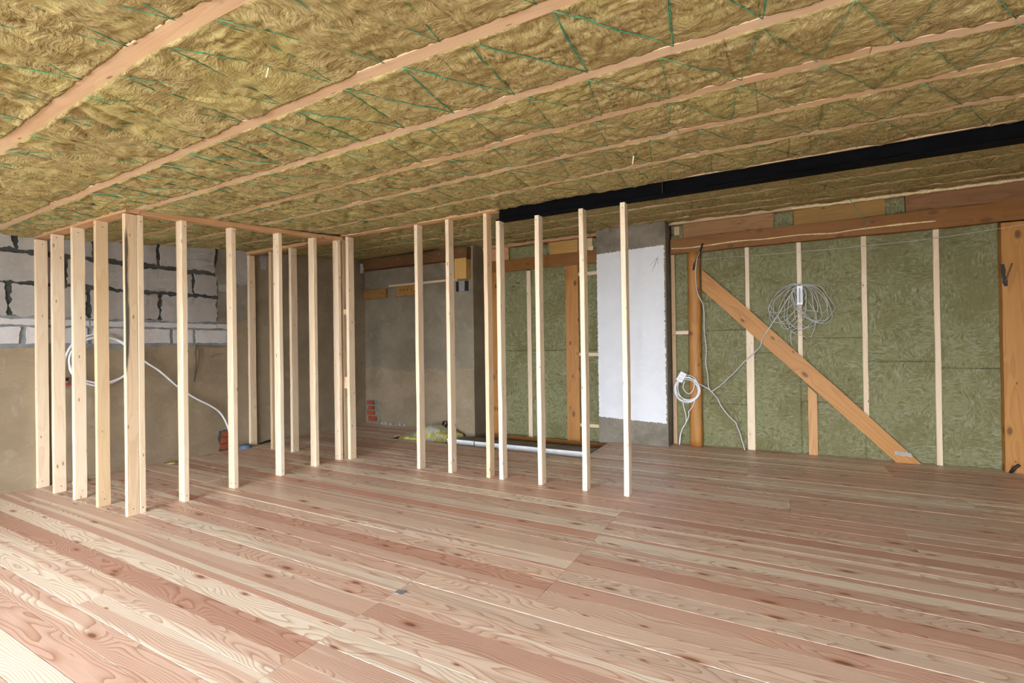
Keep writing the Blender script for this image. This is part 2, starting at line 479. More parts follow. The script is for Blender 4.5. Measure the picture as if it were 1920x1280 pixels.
SPECIAL = {(-6, 0): (0.0, 1.05, 0.75), (-7, 0): (0.95, 0.92, 0.0), (-8, 0): (0.30, 1.04, 0.2), (-9, 0): (0.05, 1.10, 0.55), (-10, 0): (0.55, 1.05, 0.1),
           (-11, 0): (0.6, 1.06, 0.1), (-12, 0): (0.15, 1.16, 0.6), (-5, 0): (0.7, 0.98, 0.15), (-4, 0): (0.45, 1.0, 0.1), (-1, 0): (0.6, 1.0, 0.1), (0, 0): (0.35, 1.02, 0.45)}
k = -30
while True:
    y0 = 2.31 + PW * k
    if y0 >= 6.80:
        break
    y1 = min(y0 + PW, 6.81)
    if k < 0:
        cuts = [-1.89, 2.15 + 0.1 * n1(k * 0.7, 3)] + ([-3.31] if k == -9 else [])
        if k % 5 == 3 and k < -13:
            cuts.append(-5.3)
    elif k < 12:
        cuts = [-1.165, 2.75, -5.15 + 0.02 * (k % 3)]
    else:
        blk = (k - 12) // 4
        cuts = [[-3.3, 0.72], [-4.2, 0.02], [-2.6, 1.3], [-4.6, -0.35], [-3.1, 0.9], [-2.6, 0.1], [-4.0, 1.0]][blk % 7]
    xs = sorted([XL] + [c for c in cuts if XL < c < XR] + [XR])
    spans = list(zip(xs[:-1], xs[1:]))
    if y0 >= HOLE[2] - 0.01:
        ns = []
        for a, b in spans:
            if a < HOLE[0]:
                ns.append((a, min(b, HOLE[0])))
            if b > HOLE[1]:
                ns.append((max(a, HOLE[1]), b))
        spans = [s for s in ns if s[1] - s[0] > 0.05]
    for i, (a, b) in enumerate(spans):
        colr = SPECIAL.get((k, i))
        if colr is None:
            colr = (min(1, max(0, random.gauss(0.42, 0.32))), random.uniform(0.92, 1.06), random.choice([0.0, 0.0, 0.1, 0.25, 0.45]))
        plank_obj(a, b, y0, y1, colr)
    k += 1

# left wall
wl = struct(link('wall_left', mesh('wall_left', [(x, y, z) for x, y, z in [
    (XL - 0.3, FRONT_Y - .3, -.4), (XL - .016, FRONT_Y - .3, -.4), (XL - .016, 6.9, -.4), (XL - 0.3, 6.9, -.4),
    (XL - 0.3, FRONT_Y - .3, 2.40), (XL - .016, FRONT_Y - .3, 2.40), (XL - .016, 6.9, 3.12), (XL - 0.3, 6.9, 3.12)]],
    [(3, 2, 1, 0), (4, 5, 6, 7), (0, 1, 5, 4), (1, 2, 6, 5), (2, 3, 7, 6), (3, 0, 4, 7)]), M['mortar_dark']))
def toL(u, v, d):                        # (y, z, depth towards the room) on the left wall
    return (XL - 0.016 + d, u, v)
ragged('plaster_coat', FRONT_Y, 6.42, -0.35, 1.375, toL, M['plaster'], wl, amp=0.02, thick=0.016, step=0.06, edges='t', freq=3)
ragged('plaster_coat', 3.93, 6.42, 1.36, 2.95, toL, M['plaster'], wl, amp=0.02, thick=0.0155, step=0.05, edges='l', freq=3)
ragged('mortar_band', FRONT_Y, 3.93, 1.36, 1.70, toL, M['mortar'], wl, amp=0.012, thick=0.006, step=0.05, edges='t', freq=4)
ragged('mortar_patch', 3.76, 4.15, 1.68, 2.75, toL, M['cement'], wl, amp=0.03, thick=0.018, step=0.04, edges='lrbt', freq=4)
rows = [(2.352, 2.70, [3.745, 3.07, 2.45, 1.82, 1.2, 0.58, -0.05, -0.7, -1.6]),
        (2.042, 2.298, [3.775, 3.46, 2.83, 2.2, 1.58, 0.95, 0.3, -0.3, -0.95, -1.6]),
        (1.695, 2.0, [3.765, 3.08, 2.39, 1.77, 1.15, 0.5, -0.1, -0.7, -1.6]),
        (1.612, 1.668, [3.92, 3.75, 3.36, 2.4, 1.6, 0.6, -0.4, -1.6]),
        (1.425, 1.588, [3.89, 3.46, 3.20, 2.4, 1.87, 1.2, 0.6, 0.0, -0.6, -1.6])]
for ri, (z0, z1, ys) in enumerate(rows):
    for a, b in zip(ys[1:], ys[:-1]):
        gap = 0.022 if ri in (0, 1, 2, 4) else 0.006
        ragged('block', a + gap, b - gap, z0, z1, toL, M['block' if ri < 3 else 'block_clean'], wl, amp=0.019 if ri < 3 else 0.008, thick=0.020 if ri < 3 else 0.022, step=0.016, freq=12)
ragged('block', 3.99, 4.17, 2.22, 2.72, toL, M['block'], wl, amp=0.02, thick=0.022, step=0.03)
ragged('block', 3.775, 3.89, 2.105, 2.19, toL, M['block'], wl, amp=0.008, thick=0.022, step=0.03)
ragged('block', 4.37, 4.46, 2.47, 2.80, toL, M['block'], wl, amp=0.025, thick=0.022, step=0.03)
# bricks laid bare at the foot of the left wall
ragged('bare_hollow', 3.755, 3.96, -0.02, 0.27, toL, M['mortar_dark'], wl, amp=0.012, thick=0.0175, step=0.03)
for j, (a, b, c, d) in enumerate([(3.80, 3.93, 0.185, 0.255), (3.775, 3.94, 0.10, 0.17), (3.77, 3.94, 0.02, 0.085)]):
    ragged('brick', a, b, c, d, toL, M['brick'], wl, amp=0.008, thick=0.026, step=0.02)

# recess wall (plastered) and its return
wr = struct(slab('wall_recess', (XL - 0.1, -4.2), (6.35, 6.95), (-0.4, 3.0), M['taupe']))
def toR(u, v, d):                        # (x, z, depth towards the room) on the recess wall
    return (u, 6.35 - d, v)
ragged('plaster_coat', XL, -4.202, -0.16, 0.95, toR, M['plaster'], wr, amp=0.06, thick=0.006, step=0.08, edges='t', freq=2.5)
ragged('bare_hollow', -6.485, -6.14, 0.0, 0.40, toR, M['cement'], wr, amp=0.03, thick=0.010, step=0.04, freq=6)
for a, b, c, d in [(-6.46, -6.30, 0.33, 0.395), (-6.43, -6.29, 0.235, 0.305), (-6.45, -6.28, 0.15, 0.21), (-6.43, -6.24, 0.045, 0.12)]:
    ragged('brick', a, b, c, d, toR, M['brick'], wr, amp=0.012, thick=0.028, step=0.03)
for j in range(6):
    x = -6.1 + 0.09 * j + random.uniform(-.03, .03)
    ragged('plaster_crumb', x, x + 0.05, 0.0, random.uniform(0.02, 0.06), toR, M['block'], wr, amp=0.01, thick=0.03, step=0.02)

# back wall: board behind the insulation
WY = 6.77                                # wool front of the back wall
wb = struct(slab('wall_back', (-4.2, XR + 0.3), (6.90, 7.05), (-0.4, 3.1), M['deck']))

# front wall with the window openings (behind the camera)
def front_wall():
    xs = sorted([XL - 0.3, XR + 0.3] + [w[0] for w in WINDOWS] + [w[1] for w in WINDOWS])
    V, F = [], []
    def bx(x0, x1, z0, z1):
        b = len(V)
        V.extend([(a, y, z) for z in (z0, z1) for y in (FRONT_Y - 0.3, FRONT_Y) for a in (x0, x1)])
        F.extend([tuple(b + i for i in f) for f in [(0, 2, 3, 1), (4, 5, 7, 6), (0, 1, 5, 4), (2, 6, 7, 3), (0, 4, 6, 2), (1, 3, 7, 5)]])
    for a, b in zip(xs[:-1], xs[1:]):
        w = [w for w in WINDOWS if abs(w[0] - a) < 1e-6]
        if w:
            bx(a, b, -0.4, w[0][2]); bx(a, b, w[0][3], 2.5)
        else:
            bx(a, b, -0.4, 2.5)
    return struct(link('wall_front', mesh('wall_front', V, F), M['block']))
wf = front_wall()
for i, (a, b, c, d) in enumerate(WINDOWS):
    wn = bpy.data.objects.new('window_%d' % (i + 1), None); COL.objects.link(wn); struct(wn)
    yy = (FRONT_Y - 0.14, FRONT_Y - 0.08)
    box('frame_rail', (a, b), yy, (c, c + 0.06), M['white_plastic'], wn, 'x')
    box('frame_rail', (a, b), yy, (d - 0.06, d), M['white_plastic'], wn, 'x')
    nm = 3 if i == 0 else 2
    for j in range(nm + 1):
        xx = a + 0.03 + (b - a - 0.06) * j / nm
        box('frame_stile', (xx - 0.03, xx + 0.03), yy, (c + 0.06, d - 0.06), M['white_plastic'], wn, 'z')
wrt = struct(slab('wall_right', (XR, XR + 0.3), (FRONT_Y - 0.3, 7.1), (-0.4, 3.1), M['plaster']))

# ------------------------------------------------------------------ ceiling: battens, wool, twine
deck_v = [(XL - .3, FRONT_Y - .3, ceil_z(FRONT_Y - .3) + .16), (XR + .3, FRONT_Y - .3, ceil_z(FRONT_Y - .3) + .16), (XR + .3, 7.1, ceil_z(7.1) + .16), (XL - .3, 7.1, ceil_z(7.1) + .16)]
ce = struct(link('ceiling', mesh('ceiling', deck_v + [(x, y, z + 0.05) for x, y, z in deck_v], [(3, 2, 1, 0), (4, 5, 6, 7), (0, 1, 5, 4), (1, 2, 6, 5), (2, 3, 7, 6), (3, 0, 4, 7)]), M['deck']))
BAT = [[(-6.5, -1.2), (3.2, -1.2)], [(-6.5, -0.72), (3.2, -0.72)], [(-6.5, -0.2), (3.2, -0.22)], [(-6.5, 0.34), (3.2, 0.32)],
       [(-6.5, 1.02), (-3.48, 0.93), (-1.97, 0.865), (-1.4, 0.88), (3.2, 0.88)],
       [(-6.5, 1.62), (-6.06, 1.61), (-3.03, 1.515), (-1.58, 1.455), (-0.58, 1.455), (3.2, 1.46)],
       [(-6.5, 2.03), (-4.46, 2.035), (-2.23, 2.025), (-0.33, 1.995), (0.19, 1.985), (3.2, 1.97)],
       [(-6.5, 2.64), (-4.56, 2.62), (-2.83, 2.565), (-0.41, 2.50), (0.31, 2.50), (0.81, 2.565), (3.2, 2.56)],
       [(-6.5, 3.12), (-3.43, 3.09), (-1.92, 3.03), (-0.5, 3.02), (0.92, 3.045), (3.2, 3.06)],
       [(-6.5, 3.72), (-4.11, 3.70), (-0.6, 3.585), (1.09, 3.625), (3.2, 3.63)],
       [(-6.5, 4.26), (3.2, 4.26)],
       [(-6.5, 4.80), (3.2, 4.80)], [(-6.5, 5.33), (3.2, 5.35)], [(-6.5, 5.88), (3.2, 5.92)], [(-6.5, 6.38), (3.2, 6.40)], [(-6.5, 6.80), (3.2, 6.80)]]
BW = 0.075
def bat_y(i, x):
    return np.interp(x, [p[0] for p in BAT[i]], [p[1] for p in BAT[i]])

def batten_piece(i, xa, xb, mat, color, w=BW, name='batten', t=0.035):
    xs = np.arange(xa, xb, 0.16).tolist() + [xb]
    V, F = [], []
    for j, x in enumerate(xs):
        y = float(bat_y(i, x)); e = 0.0035
        w1 = w / 2 + e * n1(x * 3, i * 7 + 1); w2 = w / 2 + e * n1(x * 3, i * 7 + 2)
        dz = 0.004 * n1(x * 0.8, i * 7 + 3)
        for yy, zz in ((y - w1, 0.003), (y - w1 + 0.003, 0), (y + w2 - 0.003, 0), (y + w2, 0.003), (y + w2, t), (y - w1, t)):
            V.append((yy, zz + ceil_z(yy) + dz, x))           # local z runs along the batten
    n = 6
    for j in range(len(xs) - 1):
        for q in range(n):
            q2 = (q + 1) % n
            F.append((j * n + q, j * n + q2, (j + 1) * n + q2, (j + 1) * n + q))
    F.append(tuple(range(n - 1, -1, -1))); F.append(tuple((len(xs) - 1) * n + q for q in range(n)))
    Mx = Matrix(((0, 0, 1, 0), (1, 0, 0, 0), (0, 1, 0, 0), (0, 0, 0, 1)))
    return link(name, mesh(name, V, F), mat, ce, Mx, color)

JOINT = {5: [-4.0, 1.6], 7: [0.33], 6: [1.9], 8: [-0.53, 2.1], 9: [0.62, -3.2], 4: [-4.6, 1.2]}
for i in range(len(BAT)):
    if i in (10, 15):
        continue
    cuts = [XL] + sorted(JOINT.get(i, [random.uniform(-3, 1)])) + [XR]
    for a, b in zip(cuts[:-1], cuts[1:]):
        w = BW if i < 10 else 0.045
        batten_piece(i, a + 0.002, b - 0.002, M['batten'], (random.uniform(0.1, 0.75), random.uniform(0.92, 1.06), 0), w)

# twine: zigzag stapled from batten to batten in each bay
def zigzag(i):
    """[(x, side)] side 0 = nearer batten, 1 = farther."""
    P, x, s = [], XL + 0.15, 0
    rr = random.Random(50 + i)
    while x < XR - 0.1:
        P.append((x, s))
        x += (rr.uniform(0.05, 0.12) if s == 1 else rr.uniform(0.20, 0.30))
        s = 1 - s
    return P
ZZ = {i: zigzag(i) for i in range(len(BAT) - 1)}
def zz_xy(i, pt):
    x, s = pt
    return x, float(bat_y(i + s, x)) + (BW / 2 - 0.006 if s == 0 else -BW / 2 + 0.006)

def smooth01(a, b, x):
    t = np.clip((x - a) / (b - a), 0, 1)
    return t * t * (3 - 2 * t)

def wool_drop(i, X, Y, e):
    """How far the wool hangs below the batten undersides; e = distance to the nearest batten edge."""
    sd = 300 + 31 * i
    left = smooth01(-1.2, -2.8, X)
    d = 0.010 * smooth01(0.0, 0.12, e) + 0.002
    d = d + 0.010 * fbm(X * 3.0, Y * 3.0, sd, 3) + 0.0065 * fbm(X * 15, Y * 15, sd + 5, 3, 0.65)
    fold = 1 - np.abs(fbm(X * 4.2 + 0.8 * pnoise(X * 2, Y * 2, sd + 3), Y * 1.1, sd + 9, 2))
    slit = np.clip(fold - 0.90, 0, 1) / 0.10
    d = d - left * (0.024 * slit ** 1.5 + 0.012 * np.clip(fold - 0.6, 0, 1)) * smooth01(0.0, 0.04, e) + left * 0.004
    crumb = np.abs(fbm(X * 8 + 2 * pnoise(X * 3, Y * 3, sd), Y * 10, sd + 21, 3))
    d = d - (1 - 0.6 * left) * 0.016 * np.clip(0.16 - crumb, 0, 1) / 0.16 * smooth01(0.0, 0.06, e) * (0.5 + 0.5 * pnoise(X * 2.1, Y * 2.1, sd + 40))
    tear = np.clip(fbm(X * 6, Y * 14, sd + 60, 3) - 0.75, 0, 1)
    d = d - 0.03 * tear
    P = [zz_xy(i, p) for p in ZZ[i]]
    near = np.full(X.shape, 9.0)
    for (xa, ya), (xb, yb) in zip(P[:-1], P[1:]):
        lo, hi = min(xa, xb) - 0.16, max(xa, xb) + 0.16
        m = (X > lo) & (X < hi)
        if not m.any():
            continue
        x, y = X[m], Y[m]
        vx, vy = xb - xa, yb - ya
        t = np.clip(((x - xa) * vx + (y - ya) * vy) / (vx * vx + vy * vy), 0, 1)
        near[m] = np.minimum(near[m], np.hypot(x - xa - t * vx, y - ya - t * vy))
    press = 0.005 * np.exp(-(near / 0.012) ** 2) + 0.008 * np.exp(-(near / 0.06) ** 2)
    return d - press * (0.25 + 0.75 * smooth01(0.01, 0.07, e))

def wool_bay(i):
    res = 0.0125 if 3 <= i <= 7 else (0.014 if 8 <= i <= 9 else (0.02 if i > 9 else 0.04))
    rr = random.Random(80 + i)
    cuts = [XL]
    while cuts[-1] < XR - 0.7:
        cuts.append(cuts[-1] + rr.uniform(0.95, 1.25))
    cuts[-1] = XR
    ov = 0.003
    for a, b in zip(cuts[:-1], cuts[1:]):
        nx, ny = max(2, int((b - a) / res)), max(4, int(0.5 / res))
        xs = np.linspace(a, b, nx + 1)
        tt = np.linspace(0, 1, ny + 1)
        X = np.repeat(xs[:, None], ny + 1, 1)
        lo = bat_y(i, xs) + BW / 2 - ov
        hi = bat_y(i + 1, xs) - BW / 2 + ov
        Y = lo[:, None] + (hi - lo)[:, None] * tt[None, :]
        e = np.minimum(Y - lo[:, None], hi[:, None] - Y)
        D = wool_drop(i, X, Y, e)
        ex = np.minimum(X - a, b - X)
        D = D - 0.003 * np.exp(-(ex / 0.012) ** 2) * (0.4 + 0.6 * (pnoise(Y * 4, X * 0 + a * 9, 5) > -0.2))
        Z = CZ + CS * Y - D
        V = np.stack([X, Y, Z], -1).reshape(-1, 3)
        n = ny + 1
        q = (np.arange(nx)[:, None] * n + np.arange(ny)[None, :]).reshape(-1)
        F = np.stack([q, q + 1, q + n + 1, q + n], -1)
        border = [j for j in range(n)] + [k_ * n + n - 1 for k_ in range(1, nx + 1)] + [nx * n + j for j in range(n - 2, -1, -1)] + [k_ * n for k_ in range(nx - 1, 0, -1)]
        Vt = V[border].copy(); Vt[:, 2] = CZ + CS * Vt[:, 1] + 0.10
        base = len(V)
        nb = len(border)
        sk = [(border[j], base + j, base + (j + 1) % nb, border[(j + 1) % nb]) for j in range(nb)]
        me = bpy.data.meshes.new('insulation_batt')
        me.from_pydata(np.vstack([V, Vt]).tolist(), [], F.tolist() + sk)
        me.polygons.foreach_set('use_smooth', [True] * len(me.polygons))
        me.update()
        link('insulation_batt', me, M['wool_ceiling'], ce)
for i in range(0, len(BAT) - 1):
    wool_bay(i)

ORD = {3: 'nearest strip of ceiling wool', 4: 'second strip of ceiling wool from the camera', 5: 'third strip of ceiling wool from the camera',
       6: 'fourth strip of ceiling wool from the camera', 7: 'fifth strip of ceiling wool from the camera', 8: 'sixth strip of ceiling wool, nearer the black beam',
       9: 'ceiling wool right in front of the black beam', 11: 'ceiling wool just behind the black beam', 12: 'dim ceiling wool midway between beam and back wall'}
for i, txt in ORD.items():
    V, F = [], []
    pts = ZZ[i]
    for strand in range(2 if i < 6 else 1):
        for (p, q) in zip(pts[:-1], pts[1:]):
            xa, ya = zz_xy(i, p); xb, yb = zz_xy(i, q)
            t = np.linspace(0, 1, 9)
            jit = 0.006 * strand
            X = xa + (xb - xa) * t + jit * np.sin(np.pi * t) * (1 if (p[1] + strand) % 2 else -1)
            Y = ya + (yb - ya) * t
            lo, hi = bat_y(i, X) + BW / 2, bat_y(i + 1, X) - BW / 2
            D = wool_drop(i, X, Y, np.maximum(np.minimum(Y - lo, hi - Y), 0)) + 0.0035 - (0.004 if i < 5 else 0.0) * np.sin(np.pi * t) ** 0.6
            D[0] = D[-1] = 0.003
            D[1] = max(D[1], 0.002); D[-2] = max(D[-2], 0.002)
            D = np.maximum(D, -0.03)
            Z = CZ + CS * Y - D
            tube_geo([(x, y, z) for x, y, z in zip(X, Y, Z)], 0.0013 if i < 5 else 0.0019, 4, V, F)
    o = link('twine', mesh('twine', V, F, True), M['twine'])
    tag(o, 'green twine zigzagging over the ' + txt, 'twine', 'green twine stapled under the ceiling')

box('nailer', (-1.3, XR), (4.196, 4.219), (2.693, 2.74), M['batten'], ce, 'x', color=(0.6, 0.75, 0), nseg=20, wig=0.002)
# thin edge strip where ceiling meets the back wall
box('ledger_strip', (-4.2, XR), (6.70, 6.76), (2.895, 2.935), M['batten'], ce, 'x', color=(0.5, 0.85, 0))
ragged('foam_bead', 0.1, 2.6, 2.892, 2.914, lambda u, v, d: (u, 6.705 - d, v), M['foam'], ce, amp=0.008, thick=0.02, step=0.03)

# ------------------------------------------------------------------ partition studs
def screws(o, pts):
    Mo = wm(o)
    for p, nrm in pts:
        p, nrm = Vector(p), Vector(nrm)
        V, F = tube_geo([p - nrm * 0.004, p + nrm * 0.0008], 0.0045, 8)
        c = link('screw', mesh('screw', [Mo.inverted() @ Vector(v) for v in V], F), M['screw'], o, Mo)

SN, SD = 0.044, 0.092
GRP = {'L': 'studs of the near left partition', 'Y': 'studs of the partition running away from the corner', 'R': 'studs of the long rear partition', 'B': 'studs of the rear partition beside the plastered wall'}
def stud(x0, x1, y0, y1, z1, label, grp, color, mat='pine', bow=0.0, z0=0.0):
    o = box('wall_stud', (x0, x1), (y0, y1), (z0, z1), M[mat], None, 'z', color, nseg=8, wig=0.0015, bow=bow)
    tag(o, label, 'stud', GRP.get(grp))
    xm, ym = (x0 + x1) / 2, (y0 + y1) / 2
    ps = []
    for z in (z0 + 0.055, z1 - 0.05):
        ps.append(((xm + random.uniform(-.008, .008), y0, z + random.uniform(-.01, .01)), (0, -1, 0)))
        ps.append(((x1, ym + random.uniform(-.012, .012), z + random.uniform(-.01, .02)), (1, 0, 0)))
    screws(o, ps)
    return o
LY = 1.957
stud(-6.5, -6.456, LY, LY + SD, 2.455, 'pine stud touching the block wall at the far left', 'L', (0.35, 0.98, 0))
stud(-6.114, -6.07, LY, LY + SD, 2.463, 'second pine stud of the near left partition, nearest the pipe valve', 'L', (0.3, 0.98, 0))
stud(-5.672, -5.628, LY, LY + SD, 2.470, 'third pine stud of the near left partition, before the pipe coil', 'L', (0.25, 0.98, 0))
stud(-5.221, -5.177, LY, LY + SD, 2.478, 'orange-tinged pine stud just left of the stained corner stud', 'L', (1.0, 0.9, 0))
stud(-4.706, -4.662, LY, LY + 0.086, 2.458, 'corner stud with a black mould streak down one side', 'L', (0.3, 0.97, 0), 'pine_stained')
stud(-4.752, -4.660, LY + 0.087, LY + 0.131, 2.462, 'slim pine stud doubled against the back of the mould-streaked corner stud', 'Y', (0.3, 1.0, 0))
for (y0, zt, lab, c) in [(2.379, 2.488, 'first free pine stud right of the stained double corner stud', (0.2, 1.0, 0)),
                         (2.827, 2.516, 'pine stud standing in front of the bend of the white pipe', (0.3, 1.0, 0)),
                         (3.329, 2.559, 'bright pine stud standing before the left wall, third from the corner stud', (0.1, 1.06, 0)),
                         (3.771, 2.591, 'knotty pine stud, fourth from the stained corner stud', (0.25, 1.0, 0)),
                         (4.117, 2.624, 'last pine stud of the partition running away from the corner', (0.2, 1.0, 0))]:
    stud(-4.648 - SD, -4.648, y0, y0 + SN, zt, lab, 'Y', c)
stud(-4.705, -4.655, 4.197, 4.287, 2.640, 'dark slim stud wedged behind the junction of the two partitions', 'R', (0.9, 0.75, 0))
RS = [(-4.561, 4.195, 2.668, 'left end stud of the long rear partition', (0.3, 0.98, 0)),
      (-3.505, 4.203, 2.678, 'rear stud standing before the yellow insulation roll', (0.2, 0.98, 0)),
      (-3.093, 4.218, 2.683, 'rear stud standing between the insulation roll and the white foam strip', (0.35, 1.0, 0)),
      (-2.624, 4.229, 2.684, 'yellowish rear stud just left of the end of the black steel beam', (0.8, 0.98, 0)),
      (-2.475, 4.234, 2.586, 'white-lit stud under the very end of the black steel beam', (0.1, 1.06, 0)),
      (-2.045, 4.240, 2.586, 'second stud under the black steel beam from its end', (0.1, 1.06, 0)),
      (-1.598, 4.250, 2.586, 'third stud under the black beam, just left of the chimney', (0.12, 1.06, 0)),
      (-1.211, 4.256, 2.586, 'rightmost stud, standing in front of the white painted chimney', (0.1, 1.08, 0))]
for x1, y0, zt, lab, c in RS:
    stud(x1 - SN, x1, y0, y0 + SD, zt, lab, 'R', c, bow=random.uniform(-0.003, 0.004))
for x1, zt, lab, c in [(-6.443, 2.632, 'rear stud against the plastered left wall beside the blue disc', (0.5, 0.95, 0)),
                       (-5.973, 2.632, 'orange-stained rear stud half hidden behind a bright nearer stud', (1.0, 0.85, 0)),
                       (-5.563, 2.638, 'rear stud with a bowed edge before the bare plaster', (0.3, 0.98, 0))]:
    stud(x1 - SN, x1, 4.16, 4.16 + SD, zt, lab, 'B', c)
for z0, z1, c, lab in [(1.735, 1.80, (0.9, 0.9, 0), 'small wooden spacer block high between the two junction studs'), (0.845, 0.985, (0.6, 1.0, 0), 'small pinkish spacer block low between the two junction studs')]:
    o = box('spacer_block', (-4.655, -4.606), (4.20, 4.285), (z0, z1), M['batten'], None, 'x', c)
    tag(o, lab, 'wood block')

# top plates
o = box('top_plate', (-6.5, -4.64), (LY - 0.004, LY + 0.096), (2.470, 2.512), M['plate'], None, 'x', (0.3, 1.1, 0), nseg=10)
tag(o, 'reddish wooden top plate over the near left partition studs', 'plate')
o = beam('top_plate', (-4.695, 2.06, 2.486), (-4.695, 4.19, 2.650), (1, 0, 0), 0.10, 0.045, M['plate'], None, (0.2, 1.15, 0), nseg=10)
tag(o, 'orange-brown wooden top plate running away from the corner stud', 'plate')
o = box('top_plate', (-4.70, -2.50), (4.195, 4.29), (2.684, 2.728), M['plate'], None, 'x', (0.0, 1.2, 0), nseg=10)
tag(o, 'wooden top plate over the rear studs, ending at the black beam', 'plate')
o = box('top_plate', (-6.5, -4.72), (4.158, 4.255), (2.640, 2.684), M['plate'], None, 'x', (0.3, 1.0, 0), nseg=10)
tag(o, 'dim wooden top plate over the rear studs beside the plastered wall', 'plate')
o = beam('board_end', (-4.85, 1.99, 2.512), (-4.45, 2.03, 2.514), (0, 1, 0), 0.11, 0.02, M['plate'], None, (0.5, 1.0, 0))
tag(o, 'short board end nailed over the top of the corner stud', 'board')

# ------------------------------------------------------------------ steel beam
sb = bpy.data.objects.new('steel_beam', None); COL.objects.link(sb); sb.location = (-2.505, 4.283, 2.588)
tag(sb, 'black steel I-beam under the ceiling above the rear studs', 'beam')
bx0, bx1 = -2.505, XR
box('bottom_flange', (bx0, bx1), (4.223, 4.343), (2.588, 2.600), M['steel'], sb, 'x', wig=0, nseg=1, cham=0.002)
box('top_flange', (bx0, bx1), (4.223, 4.343), (2.776, 2.788), M['steel'], sb, 'x', wig=0, nseg=1, cham=0.002)
box('web', (bx0, bx1), (4.279, 4.287), (2.600, 2.776), M['steel'], sb, 'x', wig=0, nseg=1, cham=0.001)
for x in (-0.88, 1.9):
    box('stiffener', (x - 0.004, x + 0.004), (4.225, 4.279), (2.600, 2.776), M['steel_grey'], sb, 'z', wig=0, nseg=1, cham=0.001)

# ------------------------------------------------------------------ back wall, right part
def wool_wall(x0, x1, z0, z1, y, seed, res=0.016, amp=1.0):
    nx, nz = max(3, int((x1 - x0) / res)), max(3, int((z1 - z0) / res))
    X, Z = np.meshgrid(np.linspace(x0, x1, nx + 1), np.linspace(z0, z1, nz + 1), indexing='ij')
    e = np.minimum(np.minimum(X - x0, x1 - X), np.minimum(Z - z0, z1 - Z))
    D = 0.004 * (smooth01(0, 0.03, e) - 1) + amp * (0.008 * fbm(X * 3, Z * 3, seed, 3) + 0.004 * fbm(X * 14, Z * 14, seed + 4, 3, 0.6))
    c = np.abs(fbm(X * 5 + 1.5 * pnoise(X * 2, Z * 2, seed), Z * 5, seed + 8, 3))
    D = D - amp * 0.010 * np.clip(0.10 - c, 0, 1) / 0.10 * smooth01(-0.1, 0.3, pnoise(X * 2.2, Z * 2.2, seed + 3))
    V = np.stack([X, y - D, Z], -1).reshape(-1, 3)
    n = nz + 1
    q = (np.arange(nx)[:, None] * n + np.arange(nz)[None, :]).reshape(-1)
    F = np.stack([q, q + n, q + n + 1, q + 1], -1)
    border = list(range(n)) + [k_ * n + n - 1 for k_ in range(1, nx + 1)] + [nx * n + j for j in range(n - 2, -1, -1)] + [k_ * n for k_ in range(nx - 1, 0, -1)]
    Vt = V[border].copy(); Vt[:, 1] = y + 0.10
    base, nb = len(V), len(border)
    sk = [(border[j], border[(j + 1) % nb], base + (j + 1) % nb, base + j) for j in range(nb)]
    me = bpy.data.meshes.new('insulation_batt')
    me.from_pydata(np.vstack([V, Vt]).tolist(), [], F.tolist() + sk)
    me.polygons.foreach_set('use_smooth', [True] * len(me.polygons))
    me.update()
    return link('insulation_batt', me, M['wool_wall'], wb)

ZH = 2.52
for x0, x1, cuts in [(-1.265, -1.09, []), (-0.95, -0.385, [1.49, 0.55]), (-0.385, 0.163, [1.2]), (0.163, 0.793, [1.37, 0.62]), (0.793, 1.423, [1.10]),
                     (1.423, 1.93, [1.03]), (1.95, XR, [1.2])]:
    zz = [0.0] + sorted(cuts) + [ZH]
    for a, b in zip(zz[:-1], zz[1:]):
        wool_wall(x0, x1, a + 0.001, b - 0.001, WY, random.randint(0, 9999))
for x0, x1 in [(-1.31, -1.13), (-0.10, 0.13), (0.99, 1.18)]:
    wool_wall(x0, x1, 2.70, 2.905, 6.775, random.randint(0, 9999))
BF = 6.752
def wbat(x0, x1, z0, z1, c, mat='pine', f=BF):
    o = box('batten', (x0, x1), (f, f + 0.06), (z0, z1), M[mat], wb, 'z', c)
    return o
wbat(-1.312, -1.262, 0.0, ZH, (0.9, 0.85, 0), 'batten')
box('cross_batten', (-1.262, -1.095), (BF + 0.005, BF + 0.05), (1.45, 1.493), M['pine'], wb, 'x', (0.2, 1.0, 0))
wbat(-0.417, -0.370, 1.62, ZH, (0.3, 0.95, 0))
wbat(-0.418, -0.332, 0.0, 1.56, (0.2, 0.98, 0))
wbat(0.140, 0.188, 1.10, ZH, (0.35, 0.95, 0))
wbat(0.769, 0.818, 0.45, ZH, (0.5, 0.92, 0))
wbat(1.398, 1.448, 0.0, ZH, (0.5, 0.92, 0))
_v = [(x - 0.277, y - 6.79, z) for y in (6.748, 6.83) for x, z in ((0.232, 0.0), (0.322, 0.0), (0.322, 0.712), (0.232, 0.804))]
o = link('short_post', mesh('short_post', _v, [(0, 1, 2, 3), (7, 6, 5, 4), (0, 4, 5, 1), (1, 5, 6, 2), (2, 6, 7, 3), (3, 7, 4, 0)]), M['brown'], None, Matrix.Translation((0.277, 6.79, 0)), (0.0, 2.0, 0))
tag(o, 'short brown timber post under the diagonal brace', 'post')
